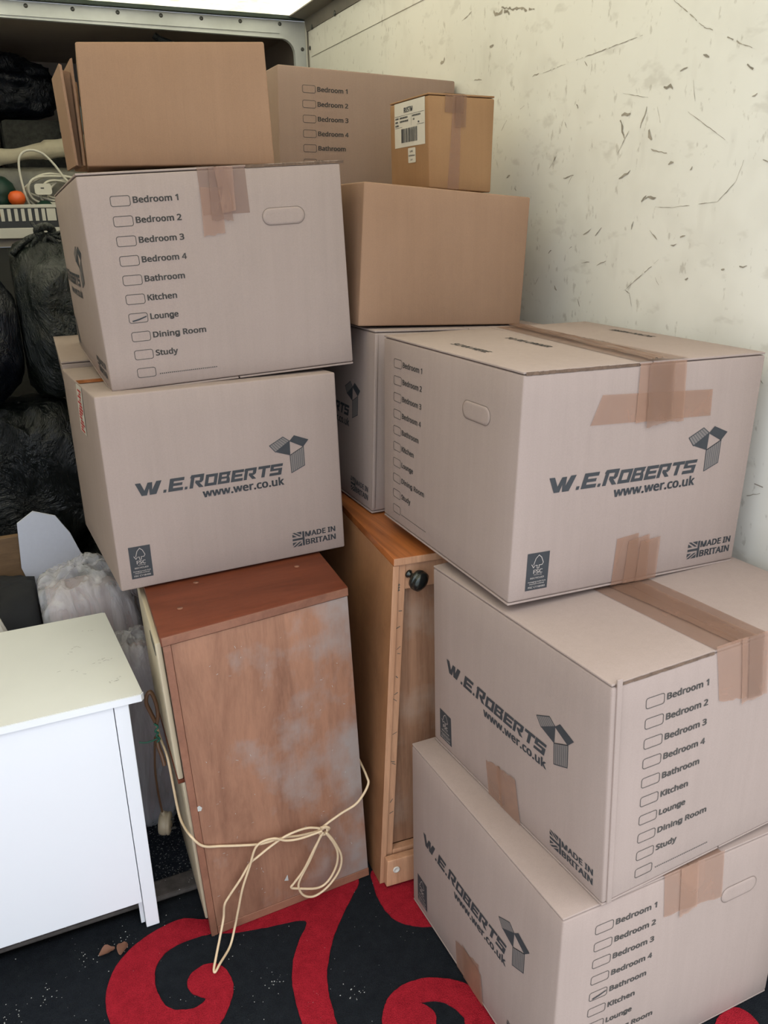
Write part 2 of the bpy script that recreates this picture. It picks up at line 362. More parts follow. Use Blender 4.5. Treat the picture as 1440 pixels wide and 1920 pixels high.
DATA = {
    'R4': [[0.6558, 0.8219, 0.0225], [0.665, 0.8254, 0.434], [0.6519, 1.3484, 0.0141], [0.6532, 1.3519, 0.435], [1.1867, 0.8302, 0.012], [1.1976, 0.8337, 0.43], [1.1809, 1.3567, 0.0074], [1.1894, 1.3602, 0.428]],
    'R3': [[0.7369, 0.8207, 0.434], [0.7212, 0.8226, 0.8508], [0.7039, 1.3433, 0.4361], [0.7006, 1.3451, 0.8418], [1.263, 0.8467, 0.4452], [1.2526, 0.8486, 0.85], [1.2374, 1.3692, 0.4422], [1.2271, 1.3711, 0.849]],
    'R2': [[0.7113, 1.0884, 0.8624], [0.7257, 1.0867, 1.2643], [0.7125, 1.6073, 0.8624], [0.7201, 1.6056, 1.2623], [1.2264, 1.0889, 0.8471], [1.2414, 1.0872, 1.2536], [1.226, 1.6078, 0.8481], [1.2355, 1.6061, 1.2561]],
    'L2': [[0.1332, 1.6437, 0.7776], [0.1324, 1.6601, 1.1811], [0.1098, 2.155, 0.7571], [0.1094, 2.1713, 1.1596], [0.6383, 1.6664, 0.7767], [0.6363, 1.6827, 1.1796], [0.6147, 2.1777, 0.7566], [0.6144, 2.194, 1.1591]],
    'L1': [[0.1735, 1.714, 1.1723], [0.1584, 1.7152, 1.5811], [0.1629, 2.2294, 1.2021], [0.1527, 2.2306, 1.5576], [0.6938, 1.7152, 1.1883], [0.6778, 1.7164, 1.6066], [0.694, 2.2306, 1.1908], [0.6777, 2.2318, 1.6012]],
    'M1': [[0.7099, 1.72, 1.2685], [0.7328, 1.72, 1.5659], [0.7099, 2.22, 1.2685], [0.7328, 2.22, 1.5659], [1.1312, 1.72, 1.2444], [1.1479, 1.72, 1.5304], [1.1312, 2.22, 1.2444], [1.1479, 2.22, 1.5304]],
    'M2': [[0.736, 2.32, 1.455], [0.7511, 2.32, 1.8735], [0.736, 2.82, 1.455], [0.7511, 2.82, 1.8735], [1.28, 2.32, 1.455], [1.2773, 2.32, 1.8539], [1.28, 2.82, 1.455], [1.2773, 2.82, 1.8539]],
    'S': [[0.9581, 1.86, 1.5568], [0.9555, 1.86, 1.7584], [0.9581, 2.07, 1.5568], [0.9555, 2.07, 1.7584], [1.1255, 1.86, 1.545], [1.1312, 1.86, 1.7564], [1.1255, 2.07, 1.545], [1.1312, 2.07, 1.7564]],
    'T1': [[0.2049, 1.93, 1.604], [0.2113, 1.93, 1.8313], [0.2349, 2.23, 1.604], [0.2413, 2.23, 1.8313], [0.5841, 1.86, 1.606], [0.5762, 1.86, 1.8393], [0.6141, 2.16, 1.606], [0.6062, 2.16, 1.8393]],
    'R2b': [[0.7176, 1.69, 0.8375], [0.7364, 1.69, 1.2606], [0.7146, 2.19, 0.8375], [0.7334, 2.19, 1.2606], [1.2053, 1.69, 0.838], [1.2108, 1.69, 1.2371], [1.2023, 2.19, 0.838], [1.2078, 2.19, 1.2371]],
    'scuffs': [[2.4299, 1.9124, 2.4035, 1.921, 0.0139], [2.1524, 1.9136, 2.1335, 1.913, 0.0083], [2.2315, 1.8453, 2.191, 1.8413, 0.0028], [1.9446, 1.8156, 1.9171, 1.8189, 0.0042], [1.8987, 1.8164, 1.8084, 1.8228, 0.0014], [1.7677, 1.8245, 1.5442, 1.8369, 0.0021], [1.4612, 1.8833, 1.3721, 1.8216, 0.0021], [1.3721, 1.8216, 1.2489, 1.7662, 0.0028], [1.4256, 1.7546, 1.4057, 1.7564, 0.0056], [1.3674, 1.7718, 1.3507, 1.7692, 0.007], [1.7354, 1.8175, 1.7245, 1.8062, 0.0028], [1.5302, 1.6616, 1.5138, 1.7006, 0.0042], [1.5976, 1.6172, 1.5639, 1.6593, 0.0028], [1.5939, 1.6926, 1.5642, 1.6906, 0.007], [1.5964, 1.6833, 1.5795, 1.6448, 0.0083], [1.5046, 1.6542, 1.4909, 1.6357, 0.0111], [1.4917, 1.6174, 1.4426, 1.606, 0.0042], [1.4349, 1.5833, 1.4201, 1.5875, 0.0083], [1.3733, 1.5721, 1.3669, 1.5777, 0.0056], [1.5878, 1.5644, 1.5506, 1.579, 0.0056], [1.7586, 1.7305, 1.7499, 1.724, 0.0083], [1.7992, 1.6995, 1.7916, 1.6849, 0.0028], [1.9952, 1.7467, 1.976, 1.7533, 0.0028], [2.0827, 1.7044, 2.0576, 1.7279, 0.0021], [1.8376, 1.6175, 1.8317, 1.6256, 0.0042], [2.0495, 1.5866, 2.0339, 1.5912, 0.0056], [2.0084, 1.5572, 2.0005, 1.5543, 0.0056], [1.7942, 1.5731, 1.7544, 1.5797, 0.0042], [1.7737, 1.5603, 1.7605, 1.5776, 0.0028], [1.5085, 1.5152, 1.493, 1.5256, 0.0056], [1.4959, 1.5225, 1.4631, 1.5227, 0.007], [1.4638, 1.5038, 1.4129, 1.502, 0.0014], [1.4129, 1.502, 1.291, 1.5108, 0.0014], [1.291, 1.5108, 1.2502, 1.5455, 0.0021], [1.2502, 1.5455, 1.237, 1.5816, 0.0021], [1.5417, 1.327, 1.4384, 1.3979, 0.0022], [1.538, 1.3272, 1.523, 1.3225, 0.0028], [1.5233, 1.3248, 1.5124, 1.2941, 0.0021], [1.4741, 1.4568, 1.4487, 1.4387, 0.0042], [1.5342, 1.4585, 1.5292, 1.4752, 0.0035], [1.3818, 1.444, 1.367, 1.4463, 0.0042], [1.4072, 1.4268, 1.3904, 1.4292, 0.0042], [1.704, 1.4453, 1.6748, 1.4576, 0.0042], [1.6573, 1.4424, 1.6359, 1.4613, 0.0028], [1.7037, 1.3807, 1.6732, 1.3844, 0.0021], [1.6464, 1.377, 1.6125, 1.3891, 0.0028], [1.7556, 1.4112, 1.7454, 1.4177, 0.0028], [1.8421, 1.3986, 1.8313, 1.4079, 0.0042], [1.8079, 1.3219, 1.7999, 1.3093, 0.0056], [1.7102, 1.2964, 1.702, 1.278, 0.0035], [1.2181, 1.3935, 1.2002, 1.3942, 0.0056], [1.262, 1.3845, 1.2545, 1.3889, 0.0042], [1.3563, 1.361, 1.3478, 1.3647, 0.0056], [1.8542, 1.6002, 1.8231, 1.6286, 0.0021], [1.8935, 1.3192, 1.8802, 1.3375, 0.0028], [1.5937, 1.7352, 1.5128, 1.7175, 0.0014], [1.3929, 1.678, 1.2879, 1.6198, 0.0014], [2.3044, 2.001, 2.2517, 2.0143, 0.0028], [2.0982, 1.9933, 1.9391, 1.9591, 0.007], [2.1371, 1.9887, 2.0593, 1.9775, 0.0125], [1.2359, 1.6877, 1.2244, 1.6907, 0.0042], [1.2557, 1.7419, 1.2407, 1.7312, 0.0083], [1.4678, 1.7346, 1.4412, 1.7283, 0.0097], [1.1938, 1.579, 1.1814, 1.5756, 0.0042], [1.483, 1.6972, 1.4694, 1.6661, 0.0014], [1.3867, 1.7335, 1.3769, 1.6951, 0.0014], [1.4451, 1.3614, 1.4315, 1.3456, 0.0028], [1.169, 1.0378, 1.1464, 1.0651, 0.0042], [1.1455, 1.2015, 1.1275, 1.1841, 0.0028], [1.1146, 0.9918, 1.0943, 0.9867, 0.007], [1.1293, 0.9599, 1.0987, 0.9745, 0.0028]],
    'cableL': [[0.172, 1.5531, 0.4196], [0.174, 1.5321, 0.3583], [0.176, 1.5214, 0.31], [0.178, 1.4955, 0.2911], [0.1856, 1.437, 0.2979]],
    'cable1': [[0.2069, 1.435, 0.2694], [0.2449, 1.435, 0.252], [0.2898, 1.435, 0.2362], [0.3243, 1.435, 0.2258], [0.354, 1.435, 0.2231], [0.3842, 1.435, 0.2217], [0.4145, 1.435, 0.2146], [0.4517, 1.435, 0.2109], [0.4681, 1.435, 0.2106]],
    'cableR': [[0.4644, 1.435, 0.212], [0.4801, 1.435, 0.2223], [0.5165, 1.435, 0.2383], [0.5558, 1.435, 0.2535], [0.5775, 1.435, 0.2795], [0.5754, 1.435, 0.2976], [0.5751, 1.435, 0.3292]],
    'loopA': [[0.4614, 1.425, 0.2253], [0.437, 1.425, 0.2357], [0.4124, 1.425, 0.2377], [0.3817, 1.425, 0.2334], [0.3508, 1.425, 0.2208], [0.3198, 1.425, 0.2041], [0.2988, 1.425, 0.1909], [0.2749, 1.425, 0.1572], [0.2488, 1.425, 0.1244], [0.2366, 1.425, 0.1046], [0.2313, 1.425, 0.0698], [0.2155, 1.405, 0.0392], [0.1989, 1.375, 0.0243], [0.1885, 1.3534, 0.017], [0.1905, 1.3477, 0.016], [0.2045, 1.3633, 0.017], [0.2343, 1.4, 0.0128], [0.2522, 1.42, 0.0382], [0.2643, 1.42, 0.0853], [0.278, 1.42, 0.1384], [0.2972, 1.42, 0.1886], [0.312, 1.42, 0.2298], [0.3294, 1.42, 0.2429], [0.3566, 1.42, 0.2411], [0.3797, 1.42, 0.2267], [0.4097, 1.42, 0.2196], [0.4406, 1.42, 0.2195], [0.4643, 1.42, 0.2208]],
    'loopB': [[0.4683, 1.425, 0.2125], [0.4464, 1.425, 0.1767], [0.4187, 1.425, 0.1282], [0.3946, 1.425, 0.1005], [0.3865, 1.425, 0.0903], [0.4035, 1.425, 0.0802], [0.4471, 1.425, 0.0635], [0.4734, 1.425, 0.0726], [0.4943, 1.425, 0.1054], [0.4997, 1.425, 0.1412], [0.4908, 1.425, 0.1745], [0.4756, 1.425, 0.2054], [0.4804, 1.425, 0.2006], [0.4945, 1.425, 0.1731], [0.5083, 1.425, 0.1303], [0.5016, 1.425, 0.0918], [0.4727, 1.425, 0.0575], [0.4397, 1.425, 0.0435], [0.4148, 1.425, 0.0556], [0.4037, 1.425, 0.0831], [0.4087, 1.425, 0.1053], [0.4322, 1.425, 0.1452], [0.449, 1.425, 0.1787], [0.463, 1.425, 0.2072]],
    'rugA': [[0.2199, 1.4925], [0.1597, 1.521], [0.1055, 1.5171], [0.0501, 1.4957], [0.0086, 1.4623], [-0.0177, 1.4172], [-0.0288, 1.3681], [-0.0231, 1.314], [-0.0095, 1.2648], [0.0508, 1.207], [0.1206, 1.2037], [0.1745, 1.2337], [0.2071, 1.277], [0.217, 1.3065], [0.2154, 1.3398], [0.2015, 1.3667], [0.1758, 1.3788], [0.1457, 1.3699], [0.1315, 1.3497], [0.1354, 1.3216], [0.1574, 1.2977], [0.1365, 1.2863], [0.1129, 1.2909], [0.0874, 1.3068], [0.0742, 1.3396], [0.0708, 1.3755], [0.0786, 1.4146], [0.1042, 1.4455], [0.1468, 1.4577], [0.2048, 1.4539], [0.2537, 1.434], [0.3222, 1.4177], [0.4055, 1.3978], [0.3742, 1.3501], [0.3483, 1.3091], [0.3297, 1.2603], [0.3209, 1.21], [0.3164, 1.1544], [0.3148, 1.1125], [0.3701, 1.0865], [0.3788, 1.1313], [0.3864, 1.1925], [0.3992, 1.2417], [0.423, 1.2888], [0.4535, 1.3362], [0.5047, 1.3945], [0.5612, 1.457], [0.5296, 1.4908], [0.4315, 1.5187], [0.3211, 1.4991]],
    'rugC': [[0.6058, 1.4735], [0.5845, 1.4184], [0.5794, 1.3763], [0.5833, 1.3318], [0.6008, 1.2986], [0.6445, 1.2665], [0.7064, 1.2568], [0.7635, 1.3607], [0.7007, 1.4476]],
    'rugD': [[0.4591, 1.0811], [0.4762, 1.1238], [0.5047, 1.1476], [0.5449, 1.1561], [0.5898, 1.1475], [0.6322, 1.1219], [0.6575, 1.0891], [0.6636, 1.0163], [0.6465, 0.9219], [0.5696, 0.9467], [0.6049, 1.025], [0.6089, 1.0446], [0.599, 1.0725], [0.58, 1.0933], [0.5488, 1.1028], [0.5629, 1.0791], [0.5584, 1.0569], [0.5408, 1.0366], [0.4988, 1.0261]],
    'rugE': [[0.9999, 0.7909], [1.0375, 0.8154], [1.0619, 0.8289], [1.107, 0.8294], [1.1203, 0.7889], [1.0992, 0.7442], [1.0306, 0.7305]],
    'chest': [[0.206, 1.444, 0.013], [0.174, 1.418, 0.772], [0.215, 1.8, 0.013], [0.19, 1.785, 0.772], [0.59, 1.461, 0.013], [0.565, 1.469, 0.772], [0.6, 1.81, 0.013], [0.585, 1.8, 0.772]],
    'ward': [[0.601, 1.424, 0.013], [0.652, 1.427, 0.834], [0.63, 2.15, 0.003], [0.712, 2.15, 0.834], [1.16, 1.385, 0.013], [1.2, 1.382, 0.834], [1.2, 2.2, 0.003], [1.24, 2.2, 0.834]],
    'L2b': [[0.15, 2.212, 0.757], [0.111, 2.212, 1.17], [0.165, 2.745, 0.757], [0.127, 2.74, 1.17], [0.62, 2.212, 0.757], [0.61, 2.212, 1.17], [0.64, 2.745, 0.757], [0.63, 2.74, 1.17]],
    'L1b': [[0.176, 2.26, 1.176], [0.172, 2.26, 1.5], [0.186, 2.56, 1.176], [0.182, 2.56, 1.5], [0.62, 2.26, 1.176], [0.62, 2.26, 1.5], [0.62, 2.56, 1.176], [0.62, 2.56, 1.5]],
}
LETTERS = {
    ' ': [0.209,[],[]],
    '-': [0.258,[245,165,13,165,13,265,245,265],[[1,3,2],[1,0,3]]],
    '.': [0.215,[59,-12,43,12,39,43,43,75,59,99,82,112,107,116,132,112,156,99,172,76,176,43,172,11,156,-13,133,-26,107,-30,81,-26],[[5,7,6],[5,8,7],[4,8,5],[4,9,8],[3,9,4],[3,10,9],[2,10,3],[1,10,2],[1,11,10],[0,11,1],[0,12,11],[15,12,0],[15,13,12],[14,13,15]]],
    '/': [0.298,[208,592,318,592,90,-19,-19,-19],[[3,1,0],[3,2,1]]],
    '0': [0.459,[417,452,433,376,438,287,436,219,428,159,413,106,392,60,363,23,326,-5,281,-22,228,-27,164,-17,110,12,69,60,42,123,26,199,20,287,25,376,40,451,66,514,106,562,161,591,229,601,293,591,347,562,388,514,140,413,132,357,129,287,132,217,140,161,154,119,173,92,197,77,229,71,261,77,285,92,303,119,317,160,326,217,329,287,326,357,317,413,303,454,284,481,261,497,229,502,197,497,173,481,154,454],[[21,23,22],[20,23,21],[20,24,23],[20,25,24],[19,25,20],[19,46,25],[46,45,25],[45,0,25],[18,47,19],[47,46,19],[18,48,47],[44,0,45],[18,49,48],[43,0,44],[18,26,49],[42,0,43],[42,1,0],[17,26,18],[17,27,26],[41,1,42],[41,2,1],[16,27,17],[16,28,27],[40,2,41],[40,3,2],[16,29,28],[39,3,40],[15,29,16],[39,4,3],[15,30,29],[38,4,39],[14,30,15],[14,31,30],[37,4,38],[37,5,4],[13,31,14],[13,32,31],[36,5,37],[36,6,5],[13,33,32],[35,6,36],[13,34,33],[34,6,35],[13,6,34],[13,7,6],[12,7,13],[12,8,7],[11,8,12],[11,9,8],[10,9,11]]],
    '1': [0.459,[304,592,304,-19,197,-19,197,400,197,422,197,440,198,456,198,471,199,485,197,452,220,473,208,463,196,453,181,440,105,378,45,456,220,592],[[15,0,16],[15,8,0],[8,10,0],[10,1,0],[15,7,8],[9,6,8],[6,10,8],[6,11,10],[9,1,10],[15,6,7],[6,12,11],[15,12,6],[12,9,6],[9,5,6],[14,12,15],[14,13,12],[5,1,9],[4,1,5],[3,1,4],[2,1,3]]],
    '2': [0.459,[436,83,436,-19,19,-19,19,66,175,223,215,264,247,299,272,331,289,361,299,391,302,424,297,458,280,482,255,496,220,501,185,498,155,488,125,473,79,440,18,516,58,547,85,564,115,579,148,590,183,597,221,600,274,595,321,579,360,554,389,520,407,477,413,428,408,381,393,336,369,295,339,254,302,214,260,172,147,59,147,83],[[24,26,25],[23,26,24],[23,27,26],[22,27,23],[22,28,27],[21,28,22],[20,28,21],[20,29,28],[19,29,20],[19,14,29],[14,30,29],[18,17,19],[17,16,19],[16,15,19],[15,14,19],[13,30,14],[12,30,13],[11,30,12],[11,31,30],[10,31,11],[10,32,31],[9,32,10],[8,32,9],[8,33,32],[7,33,8],[7,34,33],[6,34,7],[5,34,6],[5,35,34],[4,35,5],[4,36,35],[3,36,4],[3,37,36],[3,39,37],[39,38,37],[3,0,39],[3,1,0],[2,1,3]]],
    '3': [0.459,[365,555,402,503,415,440,410,399,398,363,378,334,350,311,318,294,296,287,296,313,345,301,393,269,423,221,432,163,426,111,406,64,373,25,326,-4,266,-21,194,-27,148,-25,106,-20,66,-10,17,11,17,118,80,91,118,80,157,73,194,70,255,77,292,96,313,125,320,165,316,191,305,210,287,225,260,237,223,244,178,246,104,246,104,345,179,345,220,348,251,357,274,371,291,388,301,409,304,433,298,463,283,483,256,497,218,502,192,501,168,497,146,490,126,481,106,470,70,448,12,526,64,560,109,581,160,595,219,600,302,589],[[61,63,62],[60,63,61],[60,0,63],[59,0,60],[58,0,59],[58,1,0],[57,56,58],[56,55,58],[55,54,58],[54,53,58],[53,52,58],[52,51,58],[51,1,58],[51,50,1],[50,2,1],[49,2,50],[48,2,49],[47,2,48],[47,3,2],[46,3,47],[45,3,46],[45,4,3],[44,4,45],[43,4,44],[43,5,4],[42,5,43],[41,5,42],[39,41,40],[39,9,41],[9,5,41],[9,6,5],[39,8,9],[10,6,9],[7,10,6],[7,11,10],[8,11,7],[39,11,8],[39,38,11],[38,37,11],[37,12,11],[36,12,37],[35,12,36],[34,12,35],[34,13,12],[33,13,34],[32,13,33],[31,13,32],[31,14,13],[30,14,31],[23,25,24],[30,15,14],[29,15,30],[23,26,25],[23,27,26],[28,15,29],[23,28,27],[23,15,28],[23,16,15],[23,17,16],[22,17,23],[22,18,17],[21,18,22],[20,18,21],[20,19,18]]],
    '4': [0.459,[455,205,455,118,371,118,371,-12,279,-12,279,118,5,118,5,194,280,588,371,588,371,205,279,205,279,374,279,394,280,412,280,429,281,445,281,460,282,474,282,488,282,488,300,488,295,479,286,462,277,445,267,431,109,205],[[7,9,8],[7,20,9],[20,21,9],[21,10,9],[7,19,20],[22,10,21],[7,18,19],[23,10,22],[7,17,18],[24,16,23],[16,10,23],[7,24,17],[24,16,17],[7,25,24],[15,10,16],[7,26,25],[14,10,15],[13,10,14],[12,10,13],[11,10,12],[7,11,26],[7,10,11],[7,0,10],[7,1,0],[6,1,7],[5,1,6],[4,2,5],[2,1,5],[4,3,2]]],
    '7': [0.459,[199,-19,79,-19,314,489,16,489,16,592,438,592,438,514],[[3,5,4],[3,6,5],[3,2,6],[2,0,6],[1,0,2]]],
    '8': [0.459,[134,582,179,595,229,600,279,595,325,583,364,561,394,530,413,490,419,444,415,406,402,374,382,347,358,323,330,303,330,304,335,302,367,280,395,255,418,225,433,190,438,148,431,98,411,55,380,20,338,-6,288,-22,231,-27,170,-22,119,-7,76,18,45,53,26,96,20,146,25,187,39,223,61,254,88,279,118,299,120,301,120,301,94,322,71,346,54,374,42,407,39,445,45,491,65,530,95,560,138,188,130,168,127,146,134,115,151,90,182,73,229,67,275,73,306,90,324,115,330,148,328,168,319,186,304,203,283,219,255,234,222,248,218,250,193,238,169,222,150,206,290,487,264,500,228,504,193,500,167,487,152,468,146,440,149,419,157,402,170,387,189,373,213,360,232,351,249,360,271,373,288,386,301,402,309,419,311,440,306,468],[[1,3,2],[1,4,3],[0,4,1],[0,5,4],[47,5,0],[47,6,5],[46,6,47],[46,7,6],[45,71,46],[71,7,46],[45,72,71],[70,7,71],[45,73,72],[69,7,70],[44,73,45],[69,8,7],[88,8,69],[44,74,73],[87,8,88],[44,75,74],[43,75,44],[87,9,8],[43,76,75],[86,9,87],[85,9,86],[43,77,76],[42,77,43],[85,10,9],[42,78,77],[84,10,85],[42,79,78],[83,10,84],[41,79,42],[83,11,10],[41,80,79],[82,11,83],[41,81,80],[81,11,82],[41,11,81],[41,12,11],[40,12,41],[40,13,12],[39,13,40],[13,15,14],[39,15,13],[39,16,15],[38,16,39],[37,16,38],[36,16,37],[36,17,16],[35,17,36],[35,65,17],[65,18,17],[34,65,35],[34,66,65],[64,18,65],[63,18,64],[34,67,66],[62,18,63],[62,19,18],[33,67,34],[33,68,67],[61,19,62],[33,48,68],[60,19,61],[60,20,19],[33,49,48],[32,49,33],[59,20,60],[32,50,49],[58,20,59],[58,21,20],[57,21,58],[32,51,50],[31,51,32],[56,21,57],[31,52,51],[56,22,21],[30,52,31],[55,22,56],[30,53,52],[30,54,53],[54,22,55],[30,22,54],[30,23,22],[29,23,30],[29,24,23],[28,24,29],[28,25,24],[27,25,28],[27,26,25]]],
    '9': [0.459,[420,445,432,391,436,328,434,278,429,228,419,179,404,132,383,89,354,50,317,18,272,-7,217,-22,154,-27,136,-26,115,-25,94,-22,63,-15,63,85,102,74,118,71,136,69,152,69,200,73,237,85,265,104,287,129,304,160,316,197,323,238,325,262,350,262,341,250,322,232,299,217,272,205,240,197,204,195,154,201,109,218,71,246,44,285,27,332,21,387,27,448,46,500,76,542,117,574,167,593,223,600,266,595,307,582,344,561,376,530,401,492,268,492,247,499,224,502,185,495,156,475,136,441,129,388,135,345,151,314,178,295,220,289,251,292,277,302,298,317,314,335,323,355,327,375,325,398,320,421,311,443,300,463,285,479],[[47,49,48],[47,50,49],[46,50,47],[46,51,50],[45,51,46],[45,52,51],[44,52,45],[44,56,52],[56,53,52],[44,57,56],[55,53,56],[43,57,44],[54,53,55],[43,58,57],[54,0,53],[75,0,54],[74,0,75],[43,59,58],[73,0,74],[42,59,43],[73,1,0],[72,1,73],[42,60,59],[71,1,72],[70,1,71],[70,2,1],[42,61,60],[41,61,42],[69,2,70],[68,2,69],[41,62,61],[67,2,68],[40,62,41],[67,3,2],[66,3,67],[40,63,62],[65,3,66],[40,64,63],[64,3,65],[40,3,64],[39,3,40],[39,29,3],[29,30,3],[30,4,3],[39,28,29],[31,4,30],[32,4,31],[38,28,39],[38,33,28],[33,27,28],[33,4,32],[33,5,4],[37,33,38],[37,34,33],[27,5,33],[37,35,34],[36,35,37],[26,5,27],[26,6,5],[25,6,26],[25,7,6],[24,7,25],[23,7,24],[23,8,7],[22,8,23],[16,18,17],[16,19,18],[21,8,22],[16,20,19],[16,21,20],[16,8,21],[16,9,8],[16,10,9],[16,11,10],[15,11,16],[15,12,11],[14,12,15],[13,12,14]]],
    'A': [0.512,[539,-19,424,-19,355,158,154,158,86,-19,-28,-19,211,594,302,594,319,260,264,408,261,417,256,432,251,449,245,467,241,483,257,431,269,479,265,463,260,447,256,432,252,419,248,408,193,260],[[5,14,6],[14,7,6],[14,16,7],[16,0,7],[5,13,14],[15,18,14],[18,16,14],[18,17,16],[15,0,16],[5,12,13],[5,19,12],[19,11,12],[19,11,18],[11,15,18],[5,20,19],[10,15,11],[10,0,15],[5,21,20],[9,0,10],[5,22,21],[8,0,9],[22,2,8],[2,0,8],[5,3,22],[3,2,22],[5,4,3],[1,0,2]]],
    'B': [0.521,[59,592,242,592,340,583,414,557,462,507,478,432,474,395,464,363,445,335,420,312,389,295,369,290,369,315,390,310,424,296,454,275,478,245,492,208,497,163,490,109,470,64,437,27,393,1,340,-14,280,-19,59,-19,169,348,255,348,313,353,344,368,359,389,365,422,358,454,340,474,304,487,244,492,169,492,259,250,169,250,169,80,264,80,324,87,358,105,375,132,382,169,379,192,371,211,358,226,336,238,304,247],[[25,36,0],[36,1,0],[36,2,1],[36,3,2],[36,4,3],[36,35,4],[35,34,4],[34,5,4],[25,26,36],[33,5,34],[32,5,33],[31,5,32],[31,6,5],[30,6,31],[30,7,6],[29,7,30],[28,7,29],[28,8,7],[27,8,28],[25,38,26],[38,27,26],[38,12,27],[12,8,27],[12,9,8],[38,11,12],[13,9,12],[13,10,9],[10,14,13],[10,15,14],[11,15,10],[38,15,11],[38,37,15],[37,16,15],[25,39,38],[49,16,37],[48,16,49],[48,17,16],[47,17,48],[46,17,47],[45,17,46],[45,18,17],[44,18,45],[43,18,44],[43,19,18],[42,19,43],[42,20,19],[41,20,42],[40,20,41],[25,40,39],[25,20,40],[25,21,20],[25,22,21],[25,23,22],[25,24,23]]],
    'C': [0.507,[389,489,358,496,323,498,283,495,248,484,218,467,193,443,172,414,157,377,147,335,144,286,149,224,165,171,189,130,223,100,267,81,323,74,357,76,390,80,423,87,479,103,479,1,432,-14,396,-21,357,-26,311,-27,227,-18,156,12,100,59,61,123,37,199,30,287,35,352,49,412,73,465,106,512,148,549,199,577,258,594,324,600,369,597,413,590,454,579,508,557,463,462,419,480],[[38,40,39],[38,41,40],[37,41,38],[37,42,41],[37,43,42],[36,43,37],[36,0,43],[0,45,43],[45,44,43],[35,2,36],[2,1,36],[1,0,36],[34,3,35],[3,2,35],[34,4,3],[34,5,4],[34,6,5],[33,6,34],[33,7,6],[33,8,7],[32,8,33],[32,9,8],[31,9,32],[31,10,9],[30,10,31],[30,11,10],[30,12,11],[29,12,30],[29,13,12],[29,14,13],[28,14,29],[19,21,20],[28,15,14],[18,21,19],[28,16,15],[17,21,18],[16,21,17],[28,21,16],[27,21,28],[26,21,27],[26,22,21],[26,23,22],[25,23,26],[25,24,23]]],
    'D': [0.585,[519,456,547,381,556,292,546,199,518,121,471,60,407,16,329,-10,238,-19,59,-19,59,592,255,592,339,583,413,558,474,515,388,133,428,197,441,290,435,355,418,406,390,443,353,470,304,486,243,492,169,492,169,81,226,81,323,94],[[9,24,10],[24,11,10],[24,12,11],[24,13,12],[24,14,13],[24,23,14],[23,22,14],[22,0,14],[9,25,24],[21,0,22],[20,0,21],[20,1,0],[19,1,20],[18,1,19],[18,2,1],[17,2,18],[17,3,2],[16,3,17],[16,4,3],[15,4,16],[27,4,15],[27,5,4],[26,5,27],[9,26,25],[9,5,26],[9,6,5],[9,7,6],[9,8,7]]],
    'E': [0.446,[417,82,417,-19,59,-19,59,592,417,592,417,490,169,490,169,349,402,349,402,249,169,249,169,82],[[2,6,3],[6,4,3],[6,5,4],[2,7,6],[2,10,7],[10,8,7],[10,9,8],[2,11,10],[2,0,11],[2,1,0]]],
    'F': [0.416,[169,224,169,-19,59,-19,59,592,417,592,417,490,169,490,169,325,402,325,402,224],[[2,6,3],[6,4,3],[6,5,4],[2,7,6],[2,0,7],[0,8,7],[0,9,8],[2,1,0]]],
    'H': [0.594,[535,592,535,-19,424,-19,424,248,169,248,169,-19,59,-19,59,592,169,592,169,349,424,349,424,592],[[6,8,7],[6,9,8],[10,0,11],[10,1,0],[6,4,9],[4,10,9],[4,3,10],[3,1,10],[6,5,4],[2,1,3]]],
    'I': [0.272,[258,57,258,-19,13,-19,13,57,80,72,80,500,13,516,13,592,258,592,258,516,191,500,191,72],[[6,8,7],[6,9,8],[5,9,6],[5,10,9],[4,10,5],[4,11,10],[3,11,4],[3,0,11],[2,0,3],[2,1,0]]],
    'K': [0.496,[285,322,534,-19,402,-19,206,246,169,214,169,-19,59,-19,59,592,169,592,169,340,160,330,185,358,210,385,234,412,395,592,531,592],[[6,8,7],[6,10,8],[10,9,8],[13,15,14],[13,0,15],[12,0,13],[11,0,12],[10,0,11],[6,4,10],[4,0,10],[4,3,0],[3,1,0],[2,1,3],[6,5,4]]],
    'L': [0.42,[419,-19,59,-19,59,592,169,592,169,83,419,83],[[1,3,2],[1,4,3],[1,5,4],[1,0,5]]],
    'M': [0.727,[403,-19,317,-19,129,483,159,483,159,485,161,462,162,436,163,407,163,378,163,347,163,-19,59,-19,59,592,198,592,374,122,351,122,531,592,669,592,669,-19,559,-19,559,352,559,380,560,408,561,436,562,461,564,484,564,482,594,482],[[11,2,12],[2,13,12],[2,4,13],[4,14,13],[15,25,16],[25,17,16],[25,27,17],[27,18,17],[2,5,4],[3,14,4],[15,24,25],[26,27,25],[11,8,2],[8,1,2],[5,3,2],[5,14,3],[0,21,27],[21,18,27],[6,14,5],[15,23,24],[7,14,6],[15,22,23],[15,21,22],[8,14,7],[15,0,21],[0,20,21],[11,9,8],[1,15,8],[15,14,8],[0,19,20],[11,10,9],[1,0,15]]],
    'N': [0.609,[551,592,551,-19,437,-19,131,457,158,457,158,457,160,433,161,407,162,379,163,350,163,320,163,-19,59,-19,59,592,172,592,477,118,450,118,450,114,449,136,448,163,447,193,446,222,445,249,445,592],[[12,3,13],[3,14,13],[3,5,14],[5,15,14],[22,0,23],[22,1,0],[3,6,5],[4,15,5],[12,7,3],[7,2,3],[6,4,3],[6,15,4],[7,15,6],[12,8,7],[2,18,7],[18,15,7],[12,9,8],[12,10,9],[12,11,10],[21,1,22],[20,1,21],[19,1,20],[18,1,19],[2,16,18],[16,17,18],[1,15,18],[2,15,16],[2,1,15]]],
